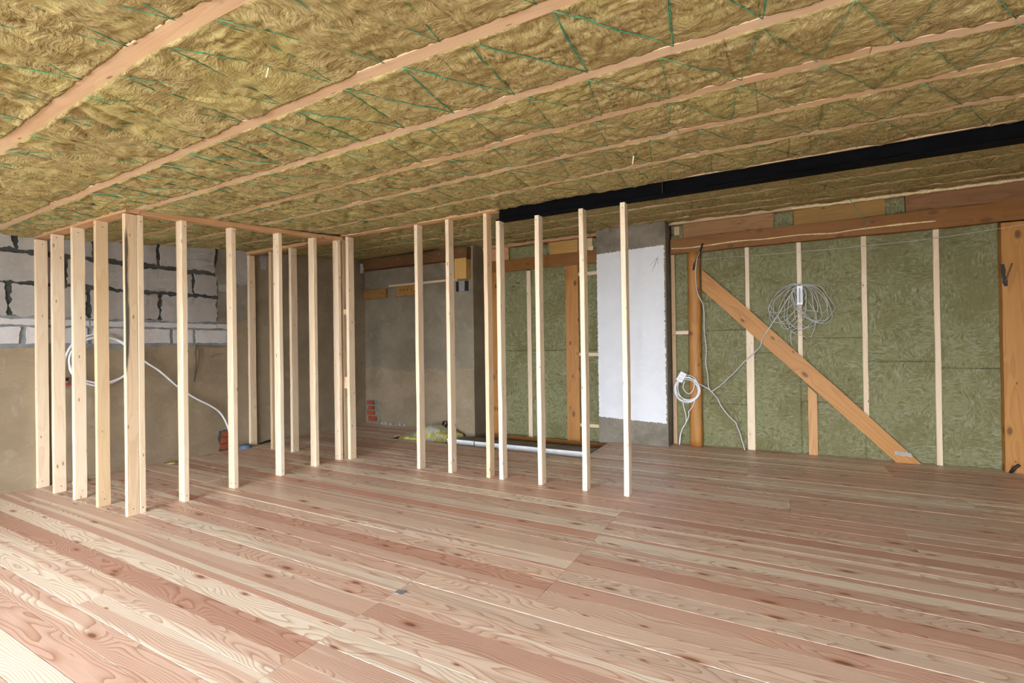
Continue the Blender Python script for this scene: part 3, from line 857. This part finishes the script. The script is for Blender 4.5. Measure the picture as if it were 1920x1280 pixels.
# rounded post
sec = []
a_, b_ = 0.078, 0.06
for t in np.linspace(-1, 1, 9):
    sec.append((a_ * math.sin(t * math.pi / 2 * 0.93), -0.055 - 0.045 * math.cos(t * math.pi / 2)))
sec = sec + [(0.078, 0.06), (-0.078, 0.06)]
o = beam('round_faced_post', (-1.02, 6.775, 0.0), (-1.016, 6.775, 2.515), (1, 0, 0), 0, 0, M['orange'], None, (0.2, 1.0, 0), nseg=26, wig=0.004, section=sec)
for p in o.data.polygons:
    p.use_smooth = len(p.vertices) == 4
tag(o, 'orange round-faced timber post behind the coiled extension cord', 'post')
o = box('corner_post', (1.912, 2.32), (6.68, 6.86), (0.0, 2.492), M['orange'], None, 'z', (0.15, 1.0, 0), nseg=10)
tag(o, 'wide orange timber post at the right end of the insulated wall', 'post')
ragged('knot_hole', 1.915, 1.945, 1.86, 2.08, lambda u, v, d: (u + 0.12 * (1.97 - v), 6.681 - d, v), M['black'], o, amp=0.008, thick=0.002, step=0.015)
Vt, Ft = tube_geo(smooth_path([(1.935, 6.672, 1.90), (1.955, 6.655, 1.98), (1.985, 6.665, 2.08)], 4), 0.006, 6)
link('splinter', mesh('splinter', Vt, Ft, True), M['brown'], o)
# diagonal brace, grain along its length
def brace():
    poly = [(-0.918, 2.277), (-0.922, 2.020), (-0.42, 1.495), (0.36, 0.70), (1.045, 0.0), (1.262, 0.0), (0.62, 0.69), (-0.40, 1.755)]
    d = Vector((1.15 + 0.92, 0, 0.0 - 2.15)).normalized()
    p0 = Vector((-0.92, 6.755, 2.15))
    Mb, L = frame(p0, p0 + d, (0, -1, 0))
    Mi = Mb.inverted()
    n = len(poly)
    V = [Mi @ Vector((x, y, z)) for y in (6.722, 6.80) for x, z in poly]
    F = [tuple(range(n)), tuple(range(2 * n - 1, n - 1, -1))] + [(i, n + i, n + (i + 1) % n, (i + 1) % n) for i in range(n)]
    o = link('diagonal_brace', mesh('diagonal_brace', V, F), M['orange'], None, Mb, (0.1, 1.05, 0))
    ragged('printed_mark', 1.03, 1.18, 0.075, 0.115, lambda u, v, dd: (u, 6.7215 - dd, v - 0.08 * (u - 1.1)), M['block'], o, amp=0.012, thick=0.0015, step=0.01, freq=60)
    return tag(o, 'orange diagonal timber brace across the green insulated wall', 'brace')
brace()
hd = box('header_beam', (-1.30, XR), (6.682, 6.80), (2.507, 2.705), M['orange'], None, 'x', (0.85, 0.66, 0), nseg=14, wig=0.003)  # colour darkened to paint in the weak light under the ceiling
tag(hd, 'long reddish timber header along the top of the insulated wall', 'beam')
fb = [(-1.29, 2.58), (-1.01, 2.57), (-0.51, 2.585), (-0.18, 2.582), (0.18, 2.58), (0.49, 2.565), (0.69, 2.58), (1.08, 2.58), (1.41, 2.583)]
V, F = [], []
P = smooth_path([(x, 6.680, z + 0.004 * math.sin(7 * x)) for x, z in fb], 12)
tube_geo(P, [0.006 + 0.006 * abs(n1(p.x * 6, 77)) for p in P], 6, V, F)
link('foam_bead', mesh('foam_bead', V, F, True), M['foam'], hd)
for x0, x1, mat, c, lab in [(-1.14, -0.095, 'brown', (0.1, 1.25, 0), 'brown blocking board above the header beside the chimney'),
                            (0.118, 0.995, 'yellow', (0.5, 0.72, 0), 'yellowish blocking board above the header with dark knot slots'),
                            (1.172, XR, 'brown', (0.7, 1.1, 0), 'shade-toned dark blocking board above the header at far right')]:  # board brightness lowered, ceiling shade put into the colour
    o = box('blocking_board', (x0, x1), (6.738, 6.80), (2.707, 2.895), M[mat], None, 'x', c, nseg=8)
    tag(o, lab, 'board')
    if mat == 'yellow':
        for u, v in ((0.33, 2.845), (0.36, 2.775)):
            ragged('knot_slot', u, u + 0.07, v, v + 0.018, lambda a, b, d: (a, 6.7385 - d, b), M['black'], o, amp=0.004, thick=0.001, step=0.01)
o = box('offcut_block', (-1.262, -1.195), (6.755, 6.80), (2.765, 2.875), M['batten'], None, 'z', (0.5, 0.8, 0))
tag(o, 'small square wood offcut in the wool beside the chimney top', 'wood block')

# ------------------------------------------------------------------ back wall, middle part (between recess and chimney)
MY = 6.68
for x0, x1 in [(-4.2, -4.07), (-3.97, -3.43), (-3.38, -2.79), (-2.61, -2.25)]:
    zz = [-0.065, 1.25, 2.50] if x1 - x0 > 0.3 else [-0.065, 2.50]
    for a, b in zip(zz[:-1], zz[1:]):
        wool_wall(x0, x1, a + 0.001, b - 0.001, MY + 0.02, random.randint(0, 9999), res=0.02)
for x0, x1 in [(-3.75, -3.06), (-2.63, -2.25)]:
    wool_wall(x0, x1, 2.66, 2.86, MY + 0.03, random.randint(0, 9999), res=0.02)
o = box('header_beam', (-4.2, -2.25), (MY, MY + 0.12), (2.49, 2.672), M['orange'], None, 'x', (0.9, 0.66, 0), nseg=8, wig=0.003)  # dimness up here painted into the timber colour
tag(o, 'shade-toned orange header beam left of the chimney behind the studs', 'beam')
for x0, x1, lab in [(-4.085, -3.955, 'narrow orange post beside the plastered recess'), (-2.80, -2.600, 'wide orange post left of the chimney')]:
    o = box('timber_post', (x0, x1), (MY - 0.004, MY + 0.1), (-0.066, 2.488), M['orange'], None, 'z', (0.3, 0.98, 0), nseg=8)
    tag(o, lab, 'post')
box('batten', (-3.44, -3.372), (MY, MY + 0.06), (-0.065, 2.47), M['pine'], wb, 'z', (0.4, 0.9, 0))
for z in (2.325, 1.165, 0.145):
    box('cross_batten', (-2.60, -2.25), (MY, MY + 0.05), (z, z + 0.047), M['pine'], wb, 'x', (0.4, 0.9, 0))
o = box('sill_beam', (-4.2, -2.12), (MY - 0.01, MY + 0.12), (-0.126, -0.066), M['orange'], None, 'x', (0.6, 0.85, 0), nseg=10, wig=0.004)
tag(o, 'rough timber sill under the insulation left of the chimney', 'beam')
for x0, x1, c, mat, lab in [(-4.19, -3.75, (0.5, 1.0, 0), 'plate', 'brown board above the header next to the recess'), (-3.06, -2.60, (0.3, 1.0, 0), 'yellow', 'yellow board above the header left of the chimney')]:
    o = box('blocking_board', (x0, x1), (MY + 0.01, MY + 0.07), (2.675, 2.86), M[mat], None, 'x', c)
    tag(o, lab, 'board')
o = box('ledger_board', (-4.2, -2.25), (MY - 0.05, MY + 0.08), (2.862, 2.90), M['plate'], None, 'x', (0.7, 1.0, 0), nseg=8)
tag(o, 'thin reddish board along the ceiling left of the chimney', 'board')
o = box('offcut_block', (-2.47, -2.38), (MY + 0.01, MY + 0.06), (2.69, 2.85), M['batten'], None, 'z', (0.5, 0.8, 0))
tag(o, 'small wood offcut with foam blob left of the chimney top', 'wood block')
ragged('foam_blob', -2.43, -2.36, 2.68, 2.735, lambda u, v, d: (u, MY + 0.01 - d, v), M['foam'], o, amp=0.012, thick=0.02, step=0.015)

# ------------------------------------------------------------------ chimney
ch = slab('chimney', (-2.255, -1.325), (6.5, 6.90), (-0.02, 2.93), M['cement'])
ch.data.transform(Matrix.Translation((1.79, -6.7, 0))); ch.location = (-1.79, 6.7, 0)
tag(ch, 'grey rendered chimney stack with a large white painted patch', 'chimney')
def toC(u, v, d):
    return (u, 6.5 - d, v + 0.036 * (u + 1.79) * (1 if v > 1 else -1.2))
pt = ragged('paint_patch', -2.252, -1.345, 0.315, 2.588, toC, M['paint'], None, amp=0.009, thick=0.002, step=0.009, freq=45)
pt.parent = ch; pt.matrix_basis = wm(ch).inverted()
pt['label'] = 'white paint patch with ragged brush edges'
for P in ([(-1.50, 2.27), (-1.43, 2.44)], [(-1.425, 2.45), (-1.52, 2.36)], [(-1.43, 2.45), (-1.42, 2.36)], [(-1.47, 2.33), (-1.42, 2.46)]):
    V, F = tube_geo([(x, 6.4975, z) for x, z in P], 0.0016, 4)
    c = link('pencil_line', mesh('pencil_line', V, F), M['pencil'], ch)

# ------------------------------------------------------------------ recess: beam, blocks, shelf stick
o = box('ceiling_beam', (-6.44, -4.225), (6.23, 6.345), (2.675, 2.85), M['brown'], None, 'x', (0.9, 0.75, 0), nseg=10, wig=0.004)
tag(o, 'dark brown timber beam along the top of the plastered recess', 'beam')
for x in (-5.6, -5.05, -4.75, -4.35):
    V, F = tube_geo([(x, 6.232, 2.79), (x, 6.226, 2.79)], 0.011, 8)
    link('bolt_head', mesh('bolt_head', V, F), M['galv'], o)
ragged('foam_blob', -6.47, -6.40, 2.63, 2.79, lambda u, v, d: (u, 6.25 - d, v), M['block'], o, amp=0.015, thick=0.03, step=0.02)
o = box('wall_block', (-6.47, -5.95), (6.29, 6.344), (2.175, 2.335), M['yellow'], None, 'x', (0.9, 0.75, 0)); tag(o, 'brown timber block fixed in the left corner of the recess', 'wood block')
o = box('wall_block', (-5.70, -5.25), (6.29, 6.344), (2.18, 2.345), M['yellow'], None, 'x', (0.7, 0.9, 0)); tag(o, 'notched timber block under the long stick in the recess', 'wood block')
for x in (-5.62, -5.55, -5.47, -5.38):
    V, F = tube_geo([(x, 6.29, 2.28), (x, 6.2885, 2.28)], 0.012, 8)
    link('nail_hole', mesh('nail_hole', V, F), M['black'], o)
o = beam('wood_stick', (-5.84, 6.268, 2.362), (-4.42, 6.268, 2.37), (0, 1, 0), 0.04, 0.036, M['pine'], None, (0.5, 0.8, 0)); tag(o, 'long thin pale stick lying across the recess wall', 'stick')
o = box('wall_block', (-4.455, -4.24), (6.22, 6.344), (2.365, 2.685), M['yellow'], None, 'z', (0.0, 1.25, 0)); tag(o, 'pale upright timber block under the dark recess beam', 'wood block')
br = bpy.data.objects.new('metal_bracket', None); COL.objects.link(br); br.location = (-4.40, 6.34, 2.19); tag(br, 'metal bracket with dark slots below the pale upright block', 'bracket')
box('plate', (-4.455, -4.345), (6.325, 6.346), (2.19, 2.35), M['galv'], br, 'z', wig=0)
for x0 in (-4.515, -4.342):
    box('slot', (x0, x0 + 0.06), (6.335, 6.347), (2.19, 2.345), M['black'], br, 'z', wig=0)

# floor opening: foam boards, ledge, insulation roll, flexible duct
for x0, x1, lab in [(-4.30, -3.842, 'short white foam board edge in the floor opening before the recess'), (-3.822, -2.13, 'long white foam board edge in the floor opening before the green wool')]:
    o = box('foam_board', (x0, x1), (5.762, 5.788), (-0.338, -0.006), M['foam_board'], None, 'x', None, wig=0.001)
    tag(o, lab, 'foam board')
_v = [(x + 3.16, y - 6.2, z + 0.338) for x in (-4.19, -2.13) for y, z in ((5.792, -0.338), (6.664, -0.338), (6.664, -0.13), (6.06, -0.012), (5.792, -0.010))]
o = link('concrete_ledge', mesh('concrete_ledge', _v, [(0, 1, 2, 3, 4), (9, 8, 7, 6, 5), (0, 5, 6, 1), (1, 6, 7, 2), (2, 7, 8, 3), (3, 8, 9, 4), (4, 9, 5, 0)]), M['cement'], None, Matrix.Translation((-3.16, 6.2, -0.338)))
tag(o, 'grey mortar ledge behind the white foam board edge', 'ledge')
def roll():
    nx, ny = 70, 44
    X, Y = np.meshgrid(np.linspace(-5.13, -4.33, nx + 1), np.linspace(5.46, 6.30, ny + 1), indexing='ij')
    u = (X + 5.13) / 0.80; v = (Y - 5.46) / 0.84
    H = -0.03 + 0.17 * np.exp(-((u - 0.55) / 0.32) ** 2) * np.exp(-((v - 0.55) / 0.40) ** 2)
    H = H + 0.022 * np.abs(fbm(X * 7, Y * 3, 5, 3)) + 0.02 * fbm(X * 4, Y * 4, 8, 3)
    edge = np.minimum(np.minimum(u, 1 - u), np.minimum(v, 1 - v))
    H = H - 0.06 * (1 - smooth01(0, 0.07, edge))
    V = np.stack([X, Y, H], -1).reshape(-1, 3); n = ny + 1
    q = (np.arange(nx)[:, None] * n + np.arange(ny)[None, :]).reshape(-1)
    F = np.stack([q, q + n, q + n + 1, q + 1], -1)
    border = list(range(n)) + [k_ * n + n - 1 for k_ in range(1, nx + 1)] + [nx * n + j for j in range(n - 2, -1, -1)] + [k_ * n for k_ in range(nx - 1, 0, -1)]
    Vt = V[border].copy(); Vt[:, 2] = -0.335
    base, nb = len(V), len(border)
    sk = [(border[j], border[(j + 1) % nb], base + (j + 1) % nb, base + j) for j in range(nb)]
    me = mesh('insulation_roll', np.vstack([V, Vt]).tolist(), F.tolist() + sk, True)
    o = link('insulation_roll', me, M['foil'])
    tag(o, 'crumpled yellow and silver foil-faced insulation in the floor opening', 'insulation')
roll()
du = bpy.data.objects.new('flexible_duct', None); COL.objects.link(du); du.location = (-4.45, 6.2, -0.1)
tag(du, 'fan-shaped end of a ribbed duct behind the yellow insulation', 'duct')
for k in range(11):
    t = k / 10 * 1.45 + 0.05
    c = Vector((-4.74, 6.22, -0.10))
    dvec = Vector((math.sin(t), 0.18, math.cos(t)))
    pa, pb = c + dvec * 0.07, c + dvec * 0.25
    beam('rib', pa, pb, (0, 1, 0), 0.14, 0.016 if k % 2 else 0.026, M['plaster'] if k % 2 == 0 else M['black'], du, None, wig=0.001, nseg=2)

# ------------------------------------------------------------------ pipe, cables and small things
pp = bpy.data.objects.new('white_pipe', None); COL.objects.link(pp); pp.location = (-6.42, 3.87, 0)
tag(pp, 'white flexible water pipe looped on the left wall behind the studs', 'pipe')
PX = -6.43
P = [(PX, 2.165, 1.03), (PX, 2.16, 1.17), (PX, 2.175, 1.30), (PX, 2.24, 1.43), (PX, 2.35, 1.50), (PX, 2.47, 1.52), (PX, 2.60, 1.485), (PX, 2.72, 1.37), (PX + 0.01, 2.755, 1.23),
     (PX + 0.01, 2.71, 1.10), (PX + 0.02, 2.58, 1.005), (PX + 0.02, 2.42, 0.975), (PX + 0.02, 2.28, 1.04), (PX + 0.02, 2.20, 1.16), (PX + 0.03, 2.22, 1.33), (PX + 0.03, 2.33, 1.46), (PX + 0.03, 2.47, 1.50),
     (PX + 0.03, 2.60, 1.46), (PX + 0.03, 2.75, 1.34), (PX + 0.02, 2.88, 1.21), (PX + 0.01, 3.03, 1.095), (PX, 3.234, 0.893), (PX, 3.417, 0.745), (PX, 3.61, 0.623), (PX, 3.744, 0.504), (PX, 3.833, 0.317), (PX, 3.862, 0.15), (PX, 3.87, 0.0)]
tube('hose', P, 0.0115, M['white_plastic'], pp, 6, 8)
Pc = [(PX + 0.045, 2.47 + 0.285 * math.sin(a), 1.245 + 0.245 * math.cos(a)) for a in np.linspace(0, 2 * math.pi, 22)]
tube('hose_coil', Pc, 0.0115, M['white_plastic'], pp, 3, 8)
vv = box('valve_body', (PX - 0.02, PX + 0.02), (2.145, 2.185), (0.98, 1.05), M['brass'], pp, 'z', wig=0)
box('valve_handle', (PX + 0.015, PX + 0.04), (2.16, 2.24), (1.0, 1.022), M['red'], vv, 'y', wig=0)
box('collar', (PX - 0.022, PX + 0.022), (2.143, 2.187), (1.04, 1.075), M['black'], vv, 'z', wig=0)
o = tube('hanging_cable', [(-6.47, 3.47, 1.40), (-6.46, 3.452, 1.30), (-6.455, 3.455, 1.17), (-6.455, 3.43, 0.94)], 0.006, M['brown_cable']); tag(o, 'short brown cable hanging from the mortar of the block wall', 'cable')
tube('cable_strand', [(-6.47, 3.48, 1.40), (-6.455, 3.50, 1.30), (-6.455, 3.475, 1.15), (-6.455, 3.435, 0.96)], 0.005, M['brown_cable'], o)
V, F = tube_geo([(-6.40, 4.05, 0.0), (-6.40, 4.05, 0.036), (-6.40, 4.05, 0.04)], [0.075, 0.075, 0.068], 24)
o = link('plastic_cap', mesh('plastic_cap', V, F), M['blue']); tag(o, 'flat blue-grey plastic cap on the floor beside a rear stud', 'cap')
V, F = tube_geo([(-6.40, 4.05, 0.04), (-6.40, 4.05, 0.046)], [0.05, 0.046], 24)
link('lid_disc', mesh('lid_disc', V, F), M['blue'], o)
for (x, y, s, lab) in [(-6.33, 2.25, 0.07, 'yellow wool scrap on the floor between two left studs'), (-6.36, 3.12, 0.05, 'tiny yellow wool scrap at the foot of the left wall')]:
    V, F = [], []
    nn = 8
    for i in range(nn):
        for j in range(6):
            th, ph = 2 * math.pi * i / nn, math.pi / 2 * j / 5
            r = s * (1 + 0.35 * n1(i * 1.3 + j, 12)) * math.cos(ph)
            V.append((x + r * math.cos(th) * 0.8, y + r * math.sin(th), s * (0.9 if s > 0.06 else 0.25) * math.sin(ph) * (1 + 0.4 * n1(i * 2.1, 9))))
    for i in range(nn):
        for j in range(5):
            i2 = (i + 1) % nn
            F.append((i * 6 + j, i2 * 6 + j, i2 * 6 + j + 1, i * 6 + j + 1))
    o = link('wool_scrap', mesh('wool_scrap', V, F, True), M['scrap']); tag(o, lab, 'scrap')
o = tube('loose_cable', [(-6.42, 4.28, 0.012), (-6.40, 4.36, 0.03), (-6.41, 4.46, 0.035), (-6.44, 4.56, 0.05)], 0.013, M['black']); tag(o, 'short black cable end lying at the plaster wall behind studs', 'cable')

CY = 6.700
o = tube('black_sleeve', [(-0.895, 6.668, 2.60), (-0.94, 6.655, 2.47), (-0.985, 6.655, 2.36), (-1.015, 6.668, 2.27)], 0.012, M['black']); tag(o, 'black cable sleeve coming out of the header above the round post', 'cable')
o = tube('wall_cable', [(-0.93, 6.65, 2.50), (-0.97, 6.645, 2.38), (-0.985, 6.648, 2.22), (-0.98, 6.65, 2.07), (-0.96, 6.66, 1.95), (-0.91, 6.69, 1.83), (-0.90, 6.71, 1.72), (-0.90, 6.72, 1.48), (-0.88, 6.725, 1.25), (-0.89, 6.725, 1.07),
                        (-0.87, 6.725, 0.93), (-0.865, 6.72, 0.83), (-0.86, 6.72, 0.76), (-0.83, 6.72, 0.715)], 0.0062, M['cable']); tag(o, 'pale cable running down the wool beside the round post', 'cable')
o = tube('wall_cable', [(-1.07, 6.65, 0.88), (-0.97, 6.67, 0.81), (-0.86, 6.71, 0.74), (-0.82, 6.715, 0.70), (-0.76, 6.72, 0.63), (-0.72, 6.72, 0.54), (-0.66, 6.72, 0.45), (-0.60, 6.72, 0.38), (-0.55, 6.72, 0.33), (-0.53, 6.72, 0.27),
                        (-0.50, 6.72, 0.19), (-0.48, 6.71, 0.11), (-0.45, 6.70, 0.0)], 0.0075, M['cable']); tag(o, 'white cable sagging from the coiled cord to the floor', 'cable')
o = tube('wall_cable', [(-0.83, 6.715, 0.705), (-0.73, 6.72, 0.78), (-0.63, 6.72, 0.88), (-0.55, 6.72, 0.96), (-0.45, 6.725, 1.08), (-0.41, 6.72, 1.12), (-0.34, 6.72, 1.19), (-0.26, 6.71, 1.28), (-0.24, 6.705, 1.36), (-0.19, 6.705, 1.45),
                        (-0.13, 6.705, 1.55), (-0.05, 6.72, 1.68), (0.05, 6.72, 1.86), (0.16, 6.715, 2.0)], 0.006, M['cable']); tag(o, 'cable crossing the diagonal brace up to the tangled bundle', 'cable')
# tangled bundle hung on a nail
tb = bpy.data.objects.new('cable_bundle', None); COL.objects.link(tb); tb.location = (0.163, 6.72, 1.30)
tag(tb, 'tangled bundle of thin grey cable hung on a batten', 'cable')
rr = random.Random(4)
top = (0.163, 2.005)
LOOPS = [(0.62, 0.17, 0.235), (0.55, 0.14, 0.255), (0.45, 0.16, 0.25), (0.30, 0.13, 0.27), (-0.55, 0.19, 0.245), (-0.50, 0.17, 0.26), (-0.42, 0.16, 0.25), (-0.35, 0.12, 0.24),
         (-0.15, 0.11, 0.26), (0.12, 0.10, 0.25), (0.75, 0.12, 0.22), (-0.62, 0.14, 0.20), (0.0, 0.17, 0.26)]
for j, (phi, rx, rz) in enumerate(LOOPS):
    N = 12
    P = []
    for i in range(N + 1):
        a = 2 * math.pi * i / N
        ex_, ez_ = rx * math.sin(a), rz * (math.cos(a) - 1)
        x = top[0] + ex_ * math.cos(phi) + ez_ * math.sin(phi)
        z = top[1] - ex_ * math.sin(phi) * 0.6 + ez_ * math.cos(phi)
        w = 0.014 if 0 < i < N else 0.003
        P.append((x + rr.uniform(-w, w), 6.722 - 0.03 * rr.random(), z + rr.uniform(-w, w)))
    tube('cable_loop', P, 0.0038, M['cable_grey'], tb, 5, 5)
for P in ([(0.20, 1.52), (0.08, 1.46), (0.065, 1.36), (0.075, 1.29)], [(0.25, 1.8), (0.33, 1.62), (0.30, 1.47), (0.27, 1.38)], [(0.02, 1.62), (0.08, 1.45), (0.18, 1.40), (0.235, 1.365)], [(-0.16, 1.79), (-0.08, 1.66), (0.02, 1.50), (0.10, 1.44), (0.30, 1.52)]):
    tube('loose_end', [(x, 6.715, z) for x, z in P], 0.0040, M['cable_grey'], tb, 5, 5)
V, F = tube_geo([(0.165, 6.755, 2.005), (0.165, 6.70, 2.012)], 0.004, 6)
link('nail', mesh('nail', V, F), M['black'], tb)
# thermometer
th = box('thermometer', (0.134, 0.194), (6.672, 6.684), (1.765, 1.985), M['foam_board'], None, 'z', None, wig=0, nseg=1)
tag(th, 'small white wall thermometer with printed scale on the batten', 'thermometer')
box('tube', (0.161, 0.167), (6.667, 6.672), (1.785, 1.96), M['ink'], th, 'z', wig=0, nseg=1, cham=0.001)
for i in range(9):
    z = 1.80 + 0.017 * i
    for x0 in (0.143, 0.172):
        box('scale_mark', (x0, x0 + 0.012), (6.671, 6.672), (z, z + 0.005), M['ink'], th, 'x', wig=0, nseg=1, cham=0.0002)
# extension cord with socket
ec = bpy.data.objects.new('extension_cord', None); COL.objects.link(ec); ec.location = (-1.11, 6.62, 0.57)
tag(ec, 'coiled white extension cord with a socket block on the round post', 'cord')
cx_, cz_ = -1.105, 0.735
for j in range(7):
    r1, r2_ = 0.155 - 0.009 * (j % 4), 0.165 - 0.012 * (j % 3)
    ox, oz = rr.uniform(-.018, .018), rr.uniform(-.02, .02)
    P = [(cx_ + ox + r1 * math.cos(a), 6.655 - 0.012 * rr.random() - 0.005 * j * 0.4, cz_ + oz + r2_ * math.sin(a)) for a in np.linspace(0.5, 0.5 + 2 * math.pi * 1.02, 16)]
    tube('cord_loop', P, 0.0055, M['white_plastic'], ec, 4, 6)
tube('cord_loop', [(-1.09, 6.64, 0.90), (-1.02, 6.64, 0.84), (-1.04, 6.64, 0.72), (-1.10, 6.64, 0.68), (-1.16, 6.64, 0.75), (-1.14, 6.64, 0.84)], 0.0055, M['white_plastic'], ec, 5, 6)
tube('cord_tail', [(-1.17, 6.655, 0.58), (-1.16, 6.68, 0.49), (-1.14, 6.70, 0.38), (-1.145, 6.70, 0.29), (-1.19, 6.71, 0.20), (-1.22, 6.71, 0.11), (-1.23, 6.70, 0.0)], 0.006, M['white_plastic'], ec, 5, 6)
tube('cord_tail', [(-1.02, 6.655, 0.59), (-1.05, 6.66, 0.51), (-1.10, 6.66, 0.44), (-1.098, 6.67, 0.40), (-1.14, 6.69, 0.29), (-1.18, 6.70, 0.23), (-1.21, 6.71, 0.14), (-1.225, 6.70, 0.0)], 0.006, M['white_plastic'], ec, 5, 6)
sd_ = Vector((0.5, 0, 0.866)).normalized()
so = beam('socket_block', (-1.178 - 0.03, 6.632, 0.838 - 0.0), (-1.178 + 0.035, 6.632, 0.95), (0, 1, 0), 0.035, 0.085, M['foam_board'], ec, None, wig=0, nseg=1, cham=0.006)
for dz in (-0.025, 0.025):
    for dx in (-0.012, 0.012):
        c = Vector((-1.176, 6.6145, 0.894)) + sd_ * dz + Vector((0.866, 0, -0.5)) * dx
        V, F = tube_geo([c, c + Vector((0, 0.001, 0))], 0.006, 8)
        link('socket_hole', mesh('socket_hole', V, F), M['cable_grey'], ec)
o = tube('thin_wire', [(-0.96, 6.655, 2.40), (-0.39, 6.66, 2.388), (0.15, 6.66, 2.38), (0.79, 6.66, 2.382), (1.38, 6.655, 2.395), (1.90, 6.65, 2.435), (2.6, 6.65, 2.50)], 0.0032, M['cable_grey'], None, 6, 5); tag(o, 'thin grey wire strung across the insulated wall', 'wire')
o = tube('twine_end', [(0.62, 6.42, 2.90), (0.70, 6.55, 2.80), (0.79, 6.66, 2.68), (0.81, 6.665, 2.55)], 0.003, M['twine'], None, 6, 5); tag(o, 'loose green twine end hanging over the header beam', 'twine')
o = tube('cable_end', [(1.945, 6.672, 0.0), (1.965, 6.655, 0.045), (2.005, 6.65, 0.09)], 0.014, M['black'], None, 4, 8); tag(o, 'black cable stub at the foot of the wide right post', 'cable')
# grey smear on a plank joint and wood splinters hanging from the wool
def toF(u, v, d):
    return (u, v, d)
ragged('glue_smear', -1.895, -1.835, 2.035, 2.075, toF, M['mortar'], fl, amp=0.008, thick=0.0014, step=0.008)
for x, y in [(-0.87, 3.3), (-1.72, 1.2)]:
    o = beam('wood_splinter', (x, y, ceil_z(y) + 0.004), (x - (0.012 if y > 2 else 0.03), y + 0.01, ceil_z(y) - (0.06 if y > 2 else 0.022)), (1, 0, 0), 0.006, 0.002, M['pine'], None, (0.1, 1.0, 0), nseg=2, cham=0.0005)
    tag(o, 'pale wood splinter stuck in the ceiling wool ' + ('before the black beam' if y > 2 else 'near the camera'), 'splinter')
